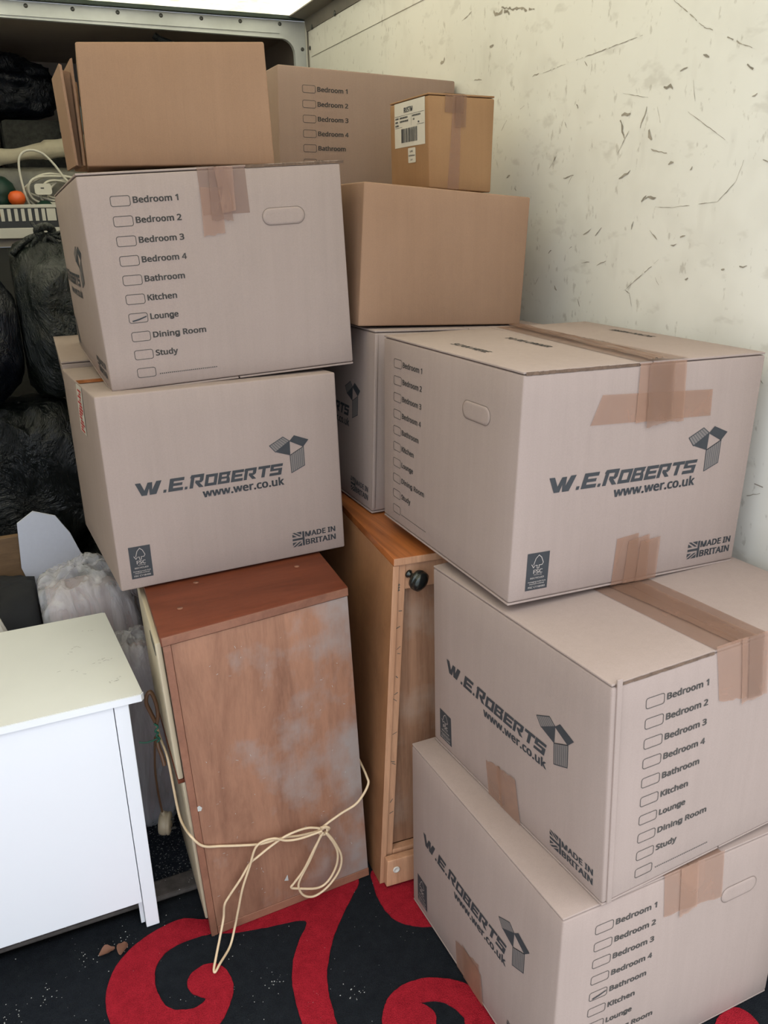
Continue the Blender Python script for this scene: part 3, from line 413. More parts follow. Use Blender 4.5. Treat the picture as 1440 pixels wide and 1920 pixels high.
    'O': [0.626,[565,450,589,374,596,287,592,221,579,161,556,107,525,61,484,23,435,-5,378,-22,314,-27,247,-21,189,-4,140,23,99,61,68,107,47,161,34,222,30,288,37,374,60,450,100,513,156,561,227,591,314,601,398,591,469,561,525,514,163,404,149,351,144,287,149,223,163,170,186,129,218,99,260,80,314,74,367,80,409,99,441,128,463,170,477,223,482,287,471,378,441,445,390,485,314,499,260,493,218,474,186,445],[[23,25,24],[23,26,25],[22,26,23],[22,27,26],[21,27,22],[21,46,27],[46,45,27],[45,0,27],[20,47,21],[47,46,21],[20,48,47],[44,0,45],[20,49,48],[44,1,0],[19,49,20],[19,28,49],[43,1,44],[19,29,28],[42,1,43],[42,2,1],[18,29,19],[18,30,29],[17,30,18],[42,3,2],[17,31,30],[41,3,42],[17,32,31],[40,3,41],[16,32,17],[40,4,3],[16,33,32],[39,4,40],[15,33,16],[39,5,4],[15,34,33],[38,5,39],[14,34,15],[38,6,5],[14,35,34],[37,6,38],[14,36,35],[36,6,37],[14,6,36],[13,6,14],[13,7,6],[12,7,13],[12,8,7],[11,8,12],[11,9,8],[10,9,11]]],
    'P': [0.485,[59,592,230,592,332,580,406,543,449,483,463,405,460,366,451,330,433,295,408,264,373,239,330,220,278,208,216,204,169,204,169,-19,59,-19,322,468,284,485,222,492,169,492,169,304,207,304,255,306,292,314,319,327,336,345,347,368,350,400,343,441],[[16,20,0],[20,1,0],[20,2,1],[20,3,2],[20,19,3],[19,4,3],[16,21,20],[18,4,19],[17,4,18],[17,5,4],[29,5,17],[28,5,29],[28,6,5],[27,6,28],[26,6,27],[26,7,6],[25,7,26],[25,8,7],[24,8,25],[23,8,24],[22,8,23],[16,22,21],[16,14,22],[14,8,22],[14,9,8],[14,10,9],[14,11,10],[14,12,11],[14,13,12],[16,15,14]]],
    'R': [0.499,[59,592,236,592,304,587,360,572,405,547,438,511,457,464,463,410,459,364,444,325,423,294,396,270,367,252,357,248,521,-19,392,-19,253,218,169,218,169,-19,59,-19,303,482,272,489,231,491,169,491,169,317,235,317,291,323,325,340,344,367,351,407,347,436,339,456,325,471],[[19,23,0],[23,1,0],[23,2,1],[23,3,2],[23,4,3],[23,5,4],[23,22,5],[22,21,5],[21,6,5],[19,24,23],[20,6,21],[32,6,20],[31,6,32],[31,7,6],[30,7,31],[29,7,30],[29,8,7],[28,8,29],[27,8,28],[27,9,8],[26,9,27],[26,10,9],[25,10,26],[19,17,24],[17,25,24],[17,10,25],[17,11,10],[17,12,11],[17,13,12],[17,16,13],[16,14,13],[19,18,17],[15,14,16]]],
    'S': [0.44,[401,237,417,199,422,153,415,100,394,55,359,19,314,-6,260,-22,199,-27,166,-26,135,-24,105,-20,79,-14,54,-7,22,6,22,116,79,94,117,83,159,76,201,74,237,76,266,84,286,95,300,109,308,126,311,147,309,168,302,184,289,198,267,213,235,229,189,247,153,261,122,277,94,296,71,317,53,341,39,369,32,400,29,435,36,483,56,524,87,557,128,581,177,595,231,600,278,597,322,590,361,580,413,560,378,462,329,481,298,490,264,496,230,498,200,496,177,489,160,479,149,467,143,452,140,434,143,412,149,396,162,382,182,368,212,353,253,336,301,316,342,295,376,269],[[44,46,45],[44,47,46],[43,47,44],[43,48,47],[42,48,43],[42,49,48],[42,51,49],[51,50,49],[41,53,42],[53,52,42],[52,51,42],[40,55,41],[55,54,41],[54,53,41],[40,56,55],[40,57,56],[39,57,40],[39,58,57],[39,59,58],[39,60,59],[38,60,39],[38,61,60],[38,62,61],[37,62,38],[37,63,62],[37,64,63],[36,64,37],[36,65,64],[36,66,65],[35,66,36],[35,67,66],[34,67,35],[34,68,67],[33,68,34],[33,69,68],[32,69,33],[32,0,69],[31,0,32],[30,0,31],[30,1,0],[29,1,30],[28,1,29],[28,2,1],[27,2,28],[26,2,27],[25,2,26],[25,3,2],[24,3,25],[23,3,24],[14,16,15],[22,3,23],[22,4,3],[21,4,22],[14,17,16],[20,4,21],[14,18,17],[19,4,20],[14,19,18],[14,4,19],[14,5,4],[14,6,5],[13,6,14],[13,7,6],[12,7,13],[11,7,12],[10,7,11],[10,8,7],[9,8,10]]],
    'T': [0.446,[278,490,278,-19,168,-19,168,490,-11,490,-11,592,456,592,456,490],[[4,6,5],[4,7,6],[3,7,4],[2,0,3],[0,7,3],[2,1,0]]],
    'U': [0.586,[532,592,532,201,526,141,506,86,473,39,425,3,364,-20,290,-27,190,-12,114,36,68,111,53,202,53,592,163,592,163,203,172,146,196,107,235,82,295,74,337,78,369,90,393,109,409,134,419,165,423,203,423,592],[[11,13,12],[11,14,13],[24,0,25],[24,1,0],[23,1,24],[11,15,14],[10,15,11],[23,2,1],[22,2,23],[10,16,15],[22,3,2],[21,3,22],[9,16,10],[20,3,21],[9,17,16],[19,3,20],[19,4,3],[9,18,17],[18,4,19],[9,4,18],[9,5,4],[8,5,9],[8,6,5],[7,6,8]]],
    'Y': [0.454,[90,592,227,332,365,592,486,592,282,217,282,-19,172,-19,172,214,-32,592],[[7,0,8],[7,1,0],[1,3,2],[1,4,3],[7,4,1],[7,5,4],[6,5,7]]],
    'a': [0.45,[146,445,187,453,232,456,305,447,361,417,394,365,404,294,404,-19,318,-19,305,42,325,42,312,26,290,7,266,-8,239,-19,208,-25,172,-27,132,-23,95,-12,63,8,38,38,23,75,18,121,32,185,76,234,147,264,242,276,297,277,297,283,292,324,279,345,259,357,226,361,197,359,168,352,140,342,96,322,60,410,108,432,296,190,253,189,189,181,152,166,135,146,129,118,133,95,144,81,163,72,188,68,232,75,266,94,288,125,296,173],[[1,3,2],[0,3,1],[0,4,3],[38,4,0],[37,4,38],[37,5,4],[36,35,37],[35,34,37],[34,33,37],[33,32,37],[32,5,37],[32,31,5],[31,6,5],[30,6,31],[29,6,30],[28,6,29],[28,7,6],[27,7,28],[26,39,27],[39,7,27],[25,39,26],[24,39,25],[23,39,24],[23,40,39],[52,7,39],[23,41,40],[22,41,23],[22,42,41],[51,7,52],[22,43,42],[22,44,43],[50,7,51],[21,44,22],[21,45,44],[21,46,45],[49,10,50],[10,7,50],[21,47,46],[20,47,21],[48,10,49],[20,48,47],[20,9,48],[9,10,48],[20,12,9],[12,8,9],[11,7,10],[19,12,20],[12,7,11],[18,12,19],[18,13,12],[8,7,12],[18,14,13],[17,14,18],[17,15,14],[16,15,17]]],
    'c': [0.385,[308,-21,277,-25,240,-27,182,-21,130,-2,86,31,52,79,32,139,25,213,32,289,54,350,88,398,133,432,186,451,245,457,280,455,313,450,342,442,383,425,348,332,310,345,288,351,265,356,244,357,209,353,183,342,163,323,149,296,139,260,136,213,139,169,149,133,163,106,182,87,207,76,240,72,271,74,297,79,321,86,370,106,370,3,335,-13],[[13,15,14],[13,16,15],[12,16,13],[12,17,16],[12,18,17],[11,18,12],[11,21,18],[21,20,18],[20,19,18],[10,23,11],[23,22,11],[22,21,11],[10,24,23],[10,25,24],[9,25,10],[9,26,25],[9,27,26],[9,28,27],[8,28,9],[8,29,28],[8,30,29],[7,30,8],[7,31,30],[6,31,7],[6,32,31],[38,40,39],[6,33,32],[6,34,33],[37,40,38],[5,34,6],[36,40,37],[5,35,34],[35,40,36],[5,40,35],[4,40,5],[4,41,40],[3,41,4],[3,0,41],[3,1,0],[2,1,3]]],
    'd': [0.493,[286,-17,255,-25,219,-27,140,-12,77,35,38,111,25,214,38,317,78,394,141,442,220,457,256,455,286,448,312,436,335,422,354,405,363,393,339,393,339,386,338,404,336,423,335,438,335,628,444,628,444,-19,352,-19,342,39,364,39,354,27,335,9,312,-6,161,104,190,79,232,70,282,78,312,100,330,140,336,201,336,212,330,280,313,325,283,351,231,360,190,351,162,323,143,276,136,213,143,149],[[21,23,22],[21,16,23],[16,24,23],[9,11,10],[9,12,11],[9,13,12],[8,13,9],[20,15,21],[15,16,21],[8,14,13],[19,15,20],[8,15,14],[8,19,15],[8,18,19],[7,18,8],[18,16,17],[18,24,16],[7,42,18],[42,41,18],[41,40,18],[40,24,18],[7,43,42],[7,44,43],[39,24,40],[7,45,44],[6,45,7],[38,24,39],[6,46,45],[5,46,6],[5,47,46],[37,24,38],[36,24,37],[5,31,47],[35,24,36],[4,31,5],[4,32,31],[34,27,35],[27,24,35],[4,33,32],[33,27,34],[4,26,33],[26,27,33],[4,29,26],[29,25,26],[28,24,27],[3,29,4],[29,24,28],[3,30,29],[25,24,29],[3,0,30],[2,0,3],[2,1,0]]],
    'e': [0.452,[124,427,176,450,234,457,290,450,339,430,379,398,407,354,425,303,430,245,430,182,139,182,145,143,169,104,204,80,255,71,291,73,323,78,353,87,411,109,411,7,365,-11,331,-20,294,-25,250,-27,189,-20,134,0,88,34,53,82,32,142,25,212,31,281,50,341,82,390,282,348,261,358,234,361,196,354,168,334,148,302,142,276,317,276,316,289,309,314,297,334],[[1,3,2],[1,4,3],[0,4,1],[0,5,4],[32,5,0],[32,6,5],[31,35,32],[35,6,32],[31,36,35],[34,6,35],[33,6,34],[33,7,6],[31,37,36],[43,7,33],[30,37,31],[30,38,37],[42,7,43],[41,7,42],[41,8,7],[30,39,38],[40,8,41],[29,39,30],[29,40,39],[29,8,40],[29,9,8],[28,10,29],[10,9,29],[28,11,10],[28,12,11],[27,12,28],[17,19,18],[27,13,12],[16,19,17],[26,13,27],[26,14,13],[15,19,16],[14,19,15],[26,19,14],[25,19,26],[25,20,19],[24,20,25],[24,21,20],[24,22,21],[23,22,24]]],
    'f': [0.276,[285,449,285,356,177,356,177,-19,68,-19,68,356,-7,356,-7,422,68,446,68,458,73,511,87,555,110,590,143,614,182,628,226,633,253,631,277,628,299,623,334,611,304,520,273,529,258,533,243,536,229,537,205,532,191,520,181,497,177,457,177,449],[[14,16,15],[14,17,16],[13,17,14],[13,18,17],[13,19,18],[12,19,13],[12,20,19],[11,23,12],[23,22,12],[22,21,12],[21,20,12],[10,24,11],[24,23,11],[10,25,24],[10,26,25],[10,27,26],[9,27,10],[9,28,27],[8,28,9],[8,29,28],[8,0,29],[8,1,0],[7,1,8],[6,1,7],[5,1,6],[4,2,5],[2,1,5],[4,3,2]]],
    'g': [0.4753,[340,-181,289,-195,234,-200,185,-197,142,-186,105,-169,74,-147,49,-121,16,-68,123,-7,148,-42,158,-54,171,-64,186,-73,207,-79,233,-81,273,-75,300,-62,317,-41,323,-4,323,48,362,48,361,46,346,27,326,8,298,-9,263,-21,220,-24,164,-17,112,5,69,40,36,89,16,148,9,216,16,285,35,345,68,395,111,433,163,457,221,465,264,461,300,449,328,431,348,411,363,392,364,391,325,391,325,459,451,459,451,-12,444,-69,421,-118,385,-156,181,111,204,100,232,97,260,100,282,110,299,126,312,149,321,179,324,218,321,256,312,288,299,312,282,329,260,340,232,344,204,340,182,329,164,311,150,286,142,255,139,218,142,181,150,150,164,127],[[38,40,39],[38,41,40],[46,42,47],[42,48,47],[42,43,48],[43,44,48],[44,45,48],[45,49,48],[37,41,38],[37,42,41],[36,42,37],[36,46,42],[35,46,36],[35,45,46],[35,67,45],[67,66,45],[66,65,45],[65,64,45],[64,63,45],[63,49,45],[34,68,35],[68,67,35],[34,69,68],[34,70,69],[34,71,70],[62,49,63],[34,72,71],[33,72,34],[61,49,62],[33,73,72],[60,49,61],[33,74,73],[32,74,33],[32,75,74],[59,49,60],[32,76,75],[58,49,59],[31,76,32],[31,53,76],[57,49,58],[31,54,53],[56,21,57],[21,49,57],[31,55,54],[55,21,56],[31,21,55],[30,20,31],[20,21,31],[30,19,20],[22,49,21],[23,49,22],[29,19,30],[24,49,23],[25,49,24],[28,19,29],[28,25,19],[25,18,19],[8,10,9],[28,26,25],[18,49,25],[18,50,49],[27,26,28],[17,50,18],[8,11,10],[8,12,11],[16,50,17],[8,13,12],[7,13,8],[16,51,50],[7,14,13],[15,51,16],[7,15,14],[7,51,15],[7,52,51],[6,52,7],[5,52,6],[5,0,52],[4,0,5],[4,1,0],[3,1,4],[3,2,1]]],
    'h': [0.496,[158,628,158,430,157,414,156,398,155,382,156,389,130,389,141,404,163,423,188,437,215,448,244,454,274,456,325,452,369,438,404,414,430,379,445,334,450,281,450,-19,342,-19,342,274,337,315,323,340,301,354,264,359,226,355,200,344,181,327,168,301,161,266,158,222,158,-19,49,-19,49,628],[[33,0,34],[33,6,0],[6,1,0],[11,13,12],[10,13,11],[10,14,13],[9,14,10],[9,15,14],[8,15,9],[6,7,1],[7,2,1],[7,2,8],[2,15,8],[3,15,2],[3,16,15],[4,5,3],[5,16,3],[33,5,6],[33,29,5],[29,28,5],[28,27,5],[27,26,5],[26,16,5],[26,25,16],[25,17,16],[24,17,25],[23,17,24],[22,17,23],[22,18,17],[21,18,22],[33,30,29],[21,19,18],[20,19,21],[33,31,30],[33,32,31]]],
    'i': [0.207,[61,594,81,606,104,610,126,606,146,594,160,573,164,546,160,519,146,499,126,486,104,482,81,486,61,499,47,520,43,546,47,573,49,449,158,449,158,-19,49,-19],[[19,17,16],[19,18,17],[1,3,2],[0,3,1],[0,4,3],[0,5,4],[15,5,0],[15,6,5],[14,6,15],[13,6,14],[13,7,6],[12,7,13],[12,8,7],[11,8,12],[11,9,8],[11,10,9]]],
    'k': [0.428,[157,628,157,291,157,276,156,256,155,237,155,240,129,240,129,241,138,252,147,264,157,276,167,288,175,297,318,449,453,449,260,245,459,-19,326,-19,184,173,157,149,157,-19,49,-19,49,628],[[21,0,22],[21,6,0],[6,1,0],[12,14,13],[12,15,14],[11,15,12],[6,7,1],[7,8,1],[8,2,1],[10,15,11],[9,15,10],[8,9,2],[9,3,2],[3,15,9],[4,15,3],[4,16,15],[21,5,6],[21,4,5],[21,19,4],[19,18,4],[18,16,4],[17,16,18],[21,20,19]]],
    'l': [0.207,[158,628,158,-19,49,-19,49,628],[[2,0,3],[2,1,0]]],
    'm': [0.75,[452,437,495,452,540,457,610,447,663,414,694,358,704,281,704,-19,596,-19,596,276,591,315,579,340,559,354,528,359,482,352,454,330,437,293,430,236,430,-19,323,-19,323,276,320,304,314,326,305,341,293,351,277,357,254,359,220,355,196,345,180,327,168,302,160,267,158,222,158,-19,49,-19,49,449,141,449,151,390,130,390,140,405,161,424,185,439,211,449,238,455,266,457,316,452,358,437,392,411,408,385,393,385,414,412],[[1,3,2],[43,45,44],[42,45,43],[42,46,45],[0,3,1],[41,46,42],[34,36,35],[34,38,36],[38,39,36],[39,37,36],[0,4,3],[40,46,41],[50,4,0],[40,47,46],[39,47,40],[50,5,4],[49,48,50],[48,5,50],[39,48,47],[37,48,39],[34,37,38],[34,30,37],[30,29,37],[29,28,37],[28,27,37],[27,48,37],[27,26,48],[26,13,48],[13,5,48],[25,13,26],[25,14,13],[12,5,13],[12,6,5],[24,14,25],[11,6,12],[24,15,14],[23,15,24],[22,15,23],[10,6,11],[22,16,15],[21,16,22],[9,6,10],[20,16,21],[34,31,30],[20,17,16],[9,7,6],[19,17,20],[8,7,9],[34,32,31],[19,18,17],[34,33,32]]],
    'n': [0.496,[217,449,246,455,276,457,349,447,405,415,439,358,450,281,450,-19,342,-19,342,274,337,315,323,340,301,354,265,359,212,351,182,327,164,285,158,222,158,-19,49,-19,49,449,141,449,151,390,130,390,142,405,164,424,189,439],[[1,3,2],[0,3,1],[26,3,0],[19,21,20],[19,23,21],[23,24,21],[24,22,21],[26,4,3],[25,4,26],[24,4,25],[24,5,4],[22,5,24],[19,22,23],[19,16,22],[16,15,22],[15,14,22],[14,13,22],[13,5,22],[12,5,13],[12,6,5],[11,6,12],[10,6,11],[9,6,10],[19,17,16],[9,7,6],[8,7,9],[19,18,17]]],
    'o': [0.485,[434,345,454,286,461,216,457,162,446,115,427,73,402,38,370,9,332,-11,288,-23,241,-27,197,-23,155,-11,118,9,86,38,60,73,41,114,29,162,25,216,31,285,51,345,83,393,127,428,182,450,244,457,304,450,357,428,401,393,162,324,143,279,136,215,139,171,148,135,163,106,183,86,209,74,243,70,277,74,303,86,323,106,338,135,347,171,350,216,347,260,337,296,323,324,303,343,277,355,243,359,194,350],[[23,25,24],[22,25,23],[22,26,25],[21,26,22],[21,27,26],[21,0,27],[20,48,21],[48,0,21],[20,49,48],[47,0,48],[46,0,47],[20,28,49],[46,1,0],[19,28,20],[45,1,46],[44,1,45],[19,29,28],[43,1,44],[43,2,1],[18,29,19],[18,30,29],[42,2,43],[42,3,2],[17,30,18],[41,3,42],[17,31,30],[17,32,31],[40,3,41],[40,4,3],[16,32,17],[16,33,32],[39,4,40],[39,5,4],[15,33,16],[15,34,33],[38,5,39],[15,35,34],[37,5,38],[15,36,35],[36,5,37],[36,6,5],[14,36,15],[14,6,36],[14,7,6],[13,7,14],[12,7,13],[12,8,7],[11,8,12],[11,9,8],[10,9,11]]],
    'r': [0.331,[206,444,236,454,268,457,282,457,296,456,311,454,340,448,326,345,296,352,285,353,274,354,265,355,244,352,224,346,207,335,190,321,177,303,167,282,160,257,158,229,158,-19,49,-19,49,449,143,449,151,370,127,370,137,386,157,408,180,428],[[1,3,2],[1,4,3],[1,5,4],[1,6,5],[0,6,1],[21,25,22],[25,23,22],[25,26,23],[26,24,23],[0,7,6],[28,7,0],[27,7,28],[26,7,27],[24,9,26],[9,8,26],[8,7,26],[21,24,25],[21,17,24],[17,16,24],[16,15,24],[15,14,24],[14,13,24],[13,12,24],[12,11,24],[11,10,24],[10,9,24],[21,18,17],[21,19,18],[21,20,19]]],
    's': [0.384,[349,186,363,155,367,119,361,75,343,38,313,9,275,-11,229,-23,177,-27,133,-25,95,-19,62,-10,23,7,23,112,77,89,109,78,143,70,178,68,220,72,245,82,256,95,261,113,259,122,255,130,246,139,230,150,204,163,167,178,127,194,93,211,64,231,41,255,26,287,22,325,35,382,74,424,132,449,201,457,242,455,280,449,314,439,364,419,325,329,281,345,254,354,226,359,198,361,163,358,141,350,131,340,128,327,129,318,134,310,144,301,162,291,190,279,226,264,265,248,298,231,327,211],[[36,38,37],[36,39,38],[35,39,36],[35,40,39],[35,41,40],[34,41,35],[34,45,41],[45,44,41],[44,43,41],[43,42,41],[33,47,34],[47,46,34],[46,45,34],[33,48,47],[33,49,48],[33,50,49],[33,51,50],[32,51,33],[32,52,51],[32,53,52],[32,54,53],[32,55,54],[31,55,32],[31,56,55],[31,57,56],[30,57,31],[30,58,57],[30,59,58],[29,59,30],[29,0,59],[28,0,29],[27,0,28],[27,1,0],[26,1,27],[25,1,26],[25,2,1],[24,2,25],[23,2,24],[22,2,23],[21,2,22],[21,3,2],[20,3,21],[12,14,13],[19,3,20],[12,15,14],[18,3,19],[12,16,15],[18,4,3],[17,4,18],[12,17,16],[12,4,17],[12,5,4],[12,6,5],[11,6,12],[10,6,11],[10,7,6],[9,7,10],[9,8,7]]],
    't': [0.289,[177,82,192,72,213,69,226,69,242,71,256,74,291,83,291,-8,264,-19,243,-23,221,-26,199,-27,164,-24,130,-14,99,5,75,34,60,74,55,124,55,356,-6,356,-6,421,59,451,89,547,163,547,163,449,288,449,288,356,163,356,163,128,167,99],[[21,23,22],[21,24,23],[20,24,21],[20,25,24],[20,26,25],[19,26,20],[18,26,19],[17,27,18],[27,26,18],[17,28,27],[17,29,28],[16,29,17],[16,0,29],[5,7,6],[16,1,0],[15,1,16],[4,7,5],[15,2,1],[3,7,4],[2,7,3],[15,7,2],[14,7,15],[13,7,14],[13,8,7],[12,8,13],[12,9,8],[12,10,9],[11,10,12]]],
    'u': [0.496,[338,449,446,449,446,-19,354,-19,343,38,365,38,354,23,332,4,306,-10,278,-20,250,-25,219,-27,169,-23,125,-9,90,16,64,51,49,95,44,148,44,449,154,449,154,154,159,114,172,89,195,75,231,70,268,74,295,85,314,102,327,128,335,163,338,207],[[17,19,18],[17,20,19],[30,1,0],[30,2,1],[29,2,30],[28,2,29],[17,21,20],[16,21,17],[27,2,28],[16,22,21],[26,5,27],[5,2,27],[15,22,16],[15,23,22],[25,5,26],[15,24,23],[24,5,25],[15,5,24],[14,4,15],[4,5,15],[6,2,5],[14,7,4],[7,3,4],[7,2,6],[13,7,14],[13,8,7],[3,2,7],[12,8,13],[12,9,8],[12,10,9],[11,10,12]]],
    'w': [0.63,[405,-18,327,238,323,254,318,271,313,287,309,303,306,317,302,331,299,343,300,338,328,338,329,343,327,331,324,318,320,303,317,287,312,270,307,253,302,236,221,-18,112,-18,-16,450,97,450,160,206,166,183,172,159,177,135,182,113,186,93,186,92,157,92,157,88,159,101,163,116,166,132,170,148,175,165,179,180,183,194,264,450,369,450,446,194,452,175,458,154,464,134,469,113,473,94,474,93,444,93,444,92,448,112,453,134,458,157,464,182,471,206,535,450,646,450,516,-18],[[20,22,21],[20,23,22],[38,40,39],[38,8,40],[8,11,40],[11,41,40],[54,56,55],[54,57,56],[8,12,11],[10,41,11],[38,9,8],[7,12,8],[38,7,9],[7,10,9],[7,13,10],[13,41,10],[7,13,12],[38,6,7],[14,41,13],[38,5,6],[38,4,5],[15,41,14],[38,16,4],[16,3,4],[16,3,15],[3,41,15],[2,41,3],[38,17,16],[1,41,2],[38,18,17],[0,41,1],[38,19,18],[20,24,23],[53,57,54],[37,19,38],[0,42,41],[20,25,24],[52,57,53],[36,19,37],[0,43,42],[35,26,36],[26,19,36],[20,35,25],[35,26,25],[51,43,52],[43,57,52],[0,51,43],[51,44,43],[20,34,35],[27,19,26],[0,50,51],[20,33,34],[20,32,33],[28,19,27],[0,48,50],[48,49,50],[20,31,32],[29,19,28],[31,29,30],[31,19,29],[20,19,31]]],
    'y': [0.409,[154,-2,-27,449,89,449,187,192,195,170,202,150,209,130,215,110,220,91,221,87,194,87,196,97,206,126,216,159,227,192,319,449,436,449,241,-67,224,-106,204,-141,178,-170,147,-193,110,-207,68,-211,48,-211,31,-209,17,-207,-10,-202,-10,-108,21,-113,32,-114,44,-115,55,-116,75,-114,90,-108,103,-100,115,-87,125,-71,134,-51],[[0,2,1],[0,3,2],[14,16,15],[14,17,16],[13,17,14],[0,4,3],[0,5,4],[12,6,13],[6,7,13],[7,8,13],[8,9,13],[9,17,13],[0,12,5],[12,6,5],[0,11,12],[0,10,11],[0,9,10],[0,17,9],[38,17,0],[37,17,38],[37,18,17],[36,18,37],[35,18,36],[34,18,35],[34,19,18],[27,29,28],[33,19,34],[27,30,29],[32,19,33],[27,31,30],[27,32,31],[27,19,32],[27,20,19],[27,21,20],[27,22,21],[26,22,27],[26,23,22],[25,23,26],[24,23,25]]],
}

class Hexa:
    """a slightly warped box given by its 8 world corners, with soft edges and bulging sides"""
    def __init__(s, corners, bulge=None, r=0.004):
        s.c = [Vector(p) for p in corners]          # index 4*i + 2*j + k  (i: left-right, j: front-back, k: bottom-top)
        g = lambda i, j, k: s.c[4 * i + 2 * j + k]
        s.a = ((g(1, 0, 0) - g(0, 0, 0)).length + (g(1, 0, 1) - g(0, 0, 1)).length) / 2
        s.d = ((g(0, 1, 0) - g(0, 0, 0)).length + (g(0, 1, 1) - g(0, 0, 1)).length) / 2
        s.h = ((g(0, 0, 1) - g(0, 0, 0)).length + (g(1, 0, 1) - g(1, 0, 0)).length) / 2
        s.b = bulge or {}
        s.r = r
    def tri(s, u, v, w_):
        c = s.c
        p = Vector((0, 0, 0))
        for i in (0, 1):
            for j in (0, 1):
                for k in (0, 1):
                    p += c[4 * i + 2 * j + k] * ((u if i else 1 - u) * (v if j else 1 - v) * (w_ if k else 1 - w_))
        return p
    def point(s, x, y, z):
        """metres from the front left bottom corner, bulge included"""
        u, v, w_ = x / s.a, y / s.d, z / s.h
        B = lambda p, q: 16 * max(0, p) * max(0, 1 - p) * max(0, q) * max(0, 1 - q)
        if v < 0.02: y -= s.b.get('front', 0.0) * B(u, w_)
        if v > 0.98: y += s.b.get('back', 0.0) * B(u, w_)
        if u < 0.02: x -= s.b.get('left', 0.0) * B(v, w_)
        if u > 0.98: x += s.b.get('right', 0.0) * B(v, w_)
        if w_ > 0.98: z += s.b.get('top', 0.0) * B(u, v)
        return s.tri(x / s.a, y / s.d, z / s.h)
    def pt(s, face, u, v, off=0.0):
        if face == 'front': return s.point(u, -off, v)
        if face == 'left': return s.point(-off, s.d - u, v)
        if face == 'top': return s.point(u, v, s.h + off)
        if face == 'right': return s.point(s.a + off, u, v)
    def fdim(s, face):
        return {'front': (s.a, s.h), 'left': (s.d, s.h), 'top': (s.a, s.d), 'right': (s.d, s.h)}[face]
    def body(s, x0=0, x1=None, y0=0, y1=None, z0=0, z1=None, n=8, r=None, name='body', mat=None, parent=None):
        """rounded block inside this box (metre limits)"""
        x1 = s.a if x1 is None else x1
        y1 = s.d if y1 is None else y1
        z1 = s.h if z1 is None else z1
        r = s.r if r is None else r
        dims = (x1 - x0, y1 - y0, z1 - z0)
        r = min(r, min(dims) * 0.49)
        def ticks(L):
            if r <= 0: return [L * i / n for i in range(n + 1)]
            t = [0, r * 0.3, r]
            m = max(1, n)
            t += [r + (L - 2 * r) * i / m for i in range(1, m)]
            t += [L - r, L - r * 0.3, L]
            return t
        T = [ticks(L) for L in dims]
        verts, idx, faces = [], {}, []
        def vid(p):
            key = (round(p[0], 6), round(p[1], 6), round(p[2], 6))
            if key not in idx:
                q = Vector(p)
                if r > 0:
                    inner = Vector([min(max(q[i], r), dims[i] - r) for i in range(3)])
                    dd = q - inner
                    if dd.length > 1e-9:
                        q = inner + dd.normalized() * r
                idx[key] = len(verts)
                verts.append(s.point(x0 + q.x, y0 + q.y, z0 + q.z))
            return idx[key]
        for ax in range(3):
            b, c = (ax + 1) % 3, (ax + 2) % 3
            for side in (0, 1):
                for i in range(len(T[b]) - 1):
                    for j in range(len(T[c]) - 1):
                        ps = []
                        for (p, q) in ((i, j), (i + 1, j), (i + 1, j + 1), (i, j + 1)):
                            v = [0, 0, 0]
                            v[ax] = dims[ax] * side
                            v[b] = T[b][p]
                            v[c] = T[c][q]
                            ps.append(vid(v))
                        faces.append(ps if side else ps[::-1])
        return pydata(name, verts, faces, mat, parent, True)

# ---------------------------------------------------------------- flat print on faces
GLYPH = {}
def text_shape(txt, bold=0.0):
    """flat lettering from the outline table LETTERS: advance, xy in thousandths, faces"""
    if txt not in GLYPH:
        vs_, fs = [], []
        x = 0.0
        for ch in txt:
            adv, xy, fc = LETTERS[ch]
            n0 = len(vs_)
            vs_ += [(x + xy[i] / 1000, xy[i + 1] / 1000) for i in range(0, len(xy), 2)]
            fs += [tuple(i + n0 for i in f) for f in fc]
            x += adv * 1.03
        GLYPH[txt] = (vs_, fs)
    return GLYPH[txt]

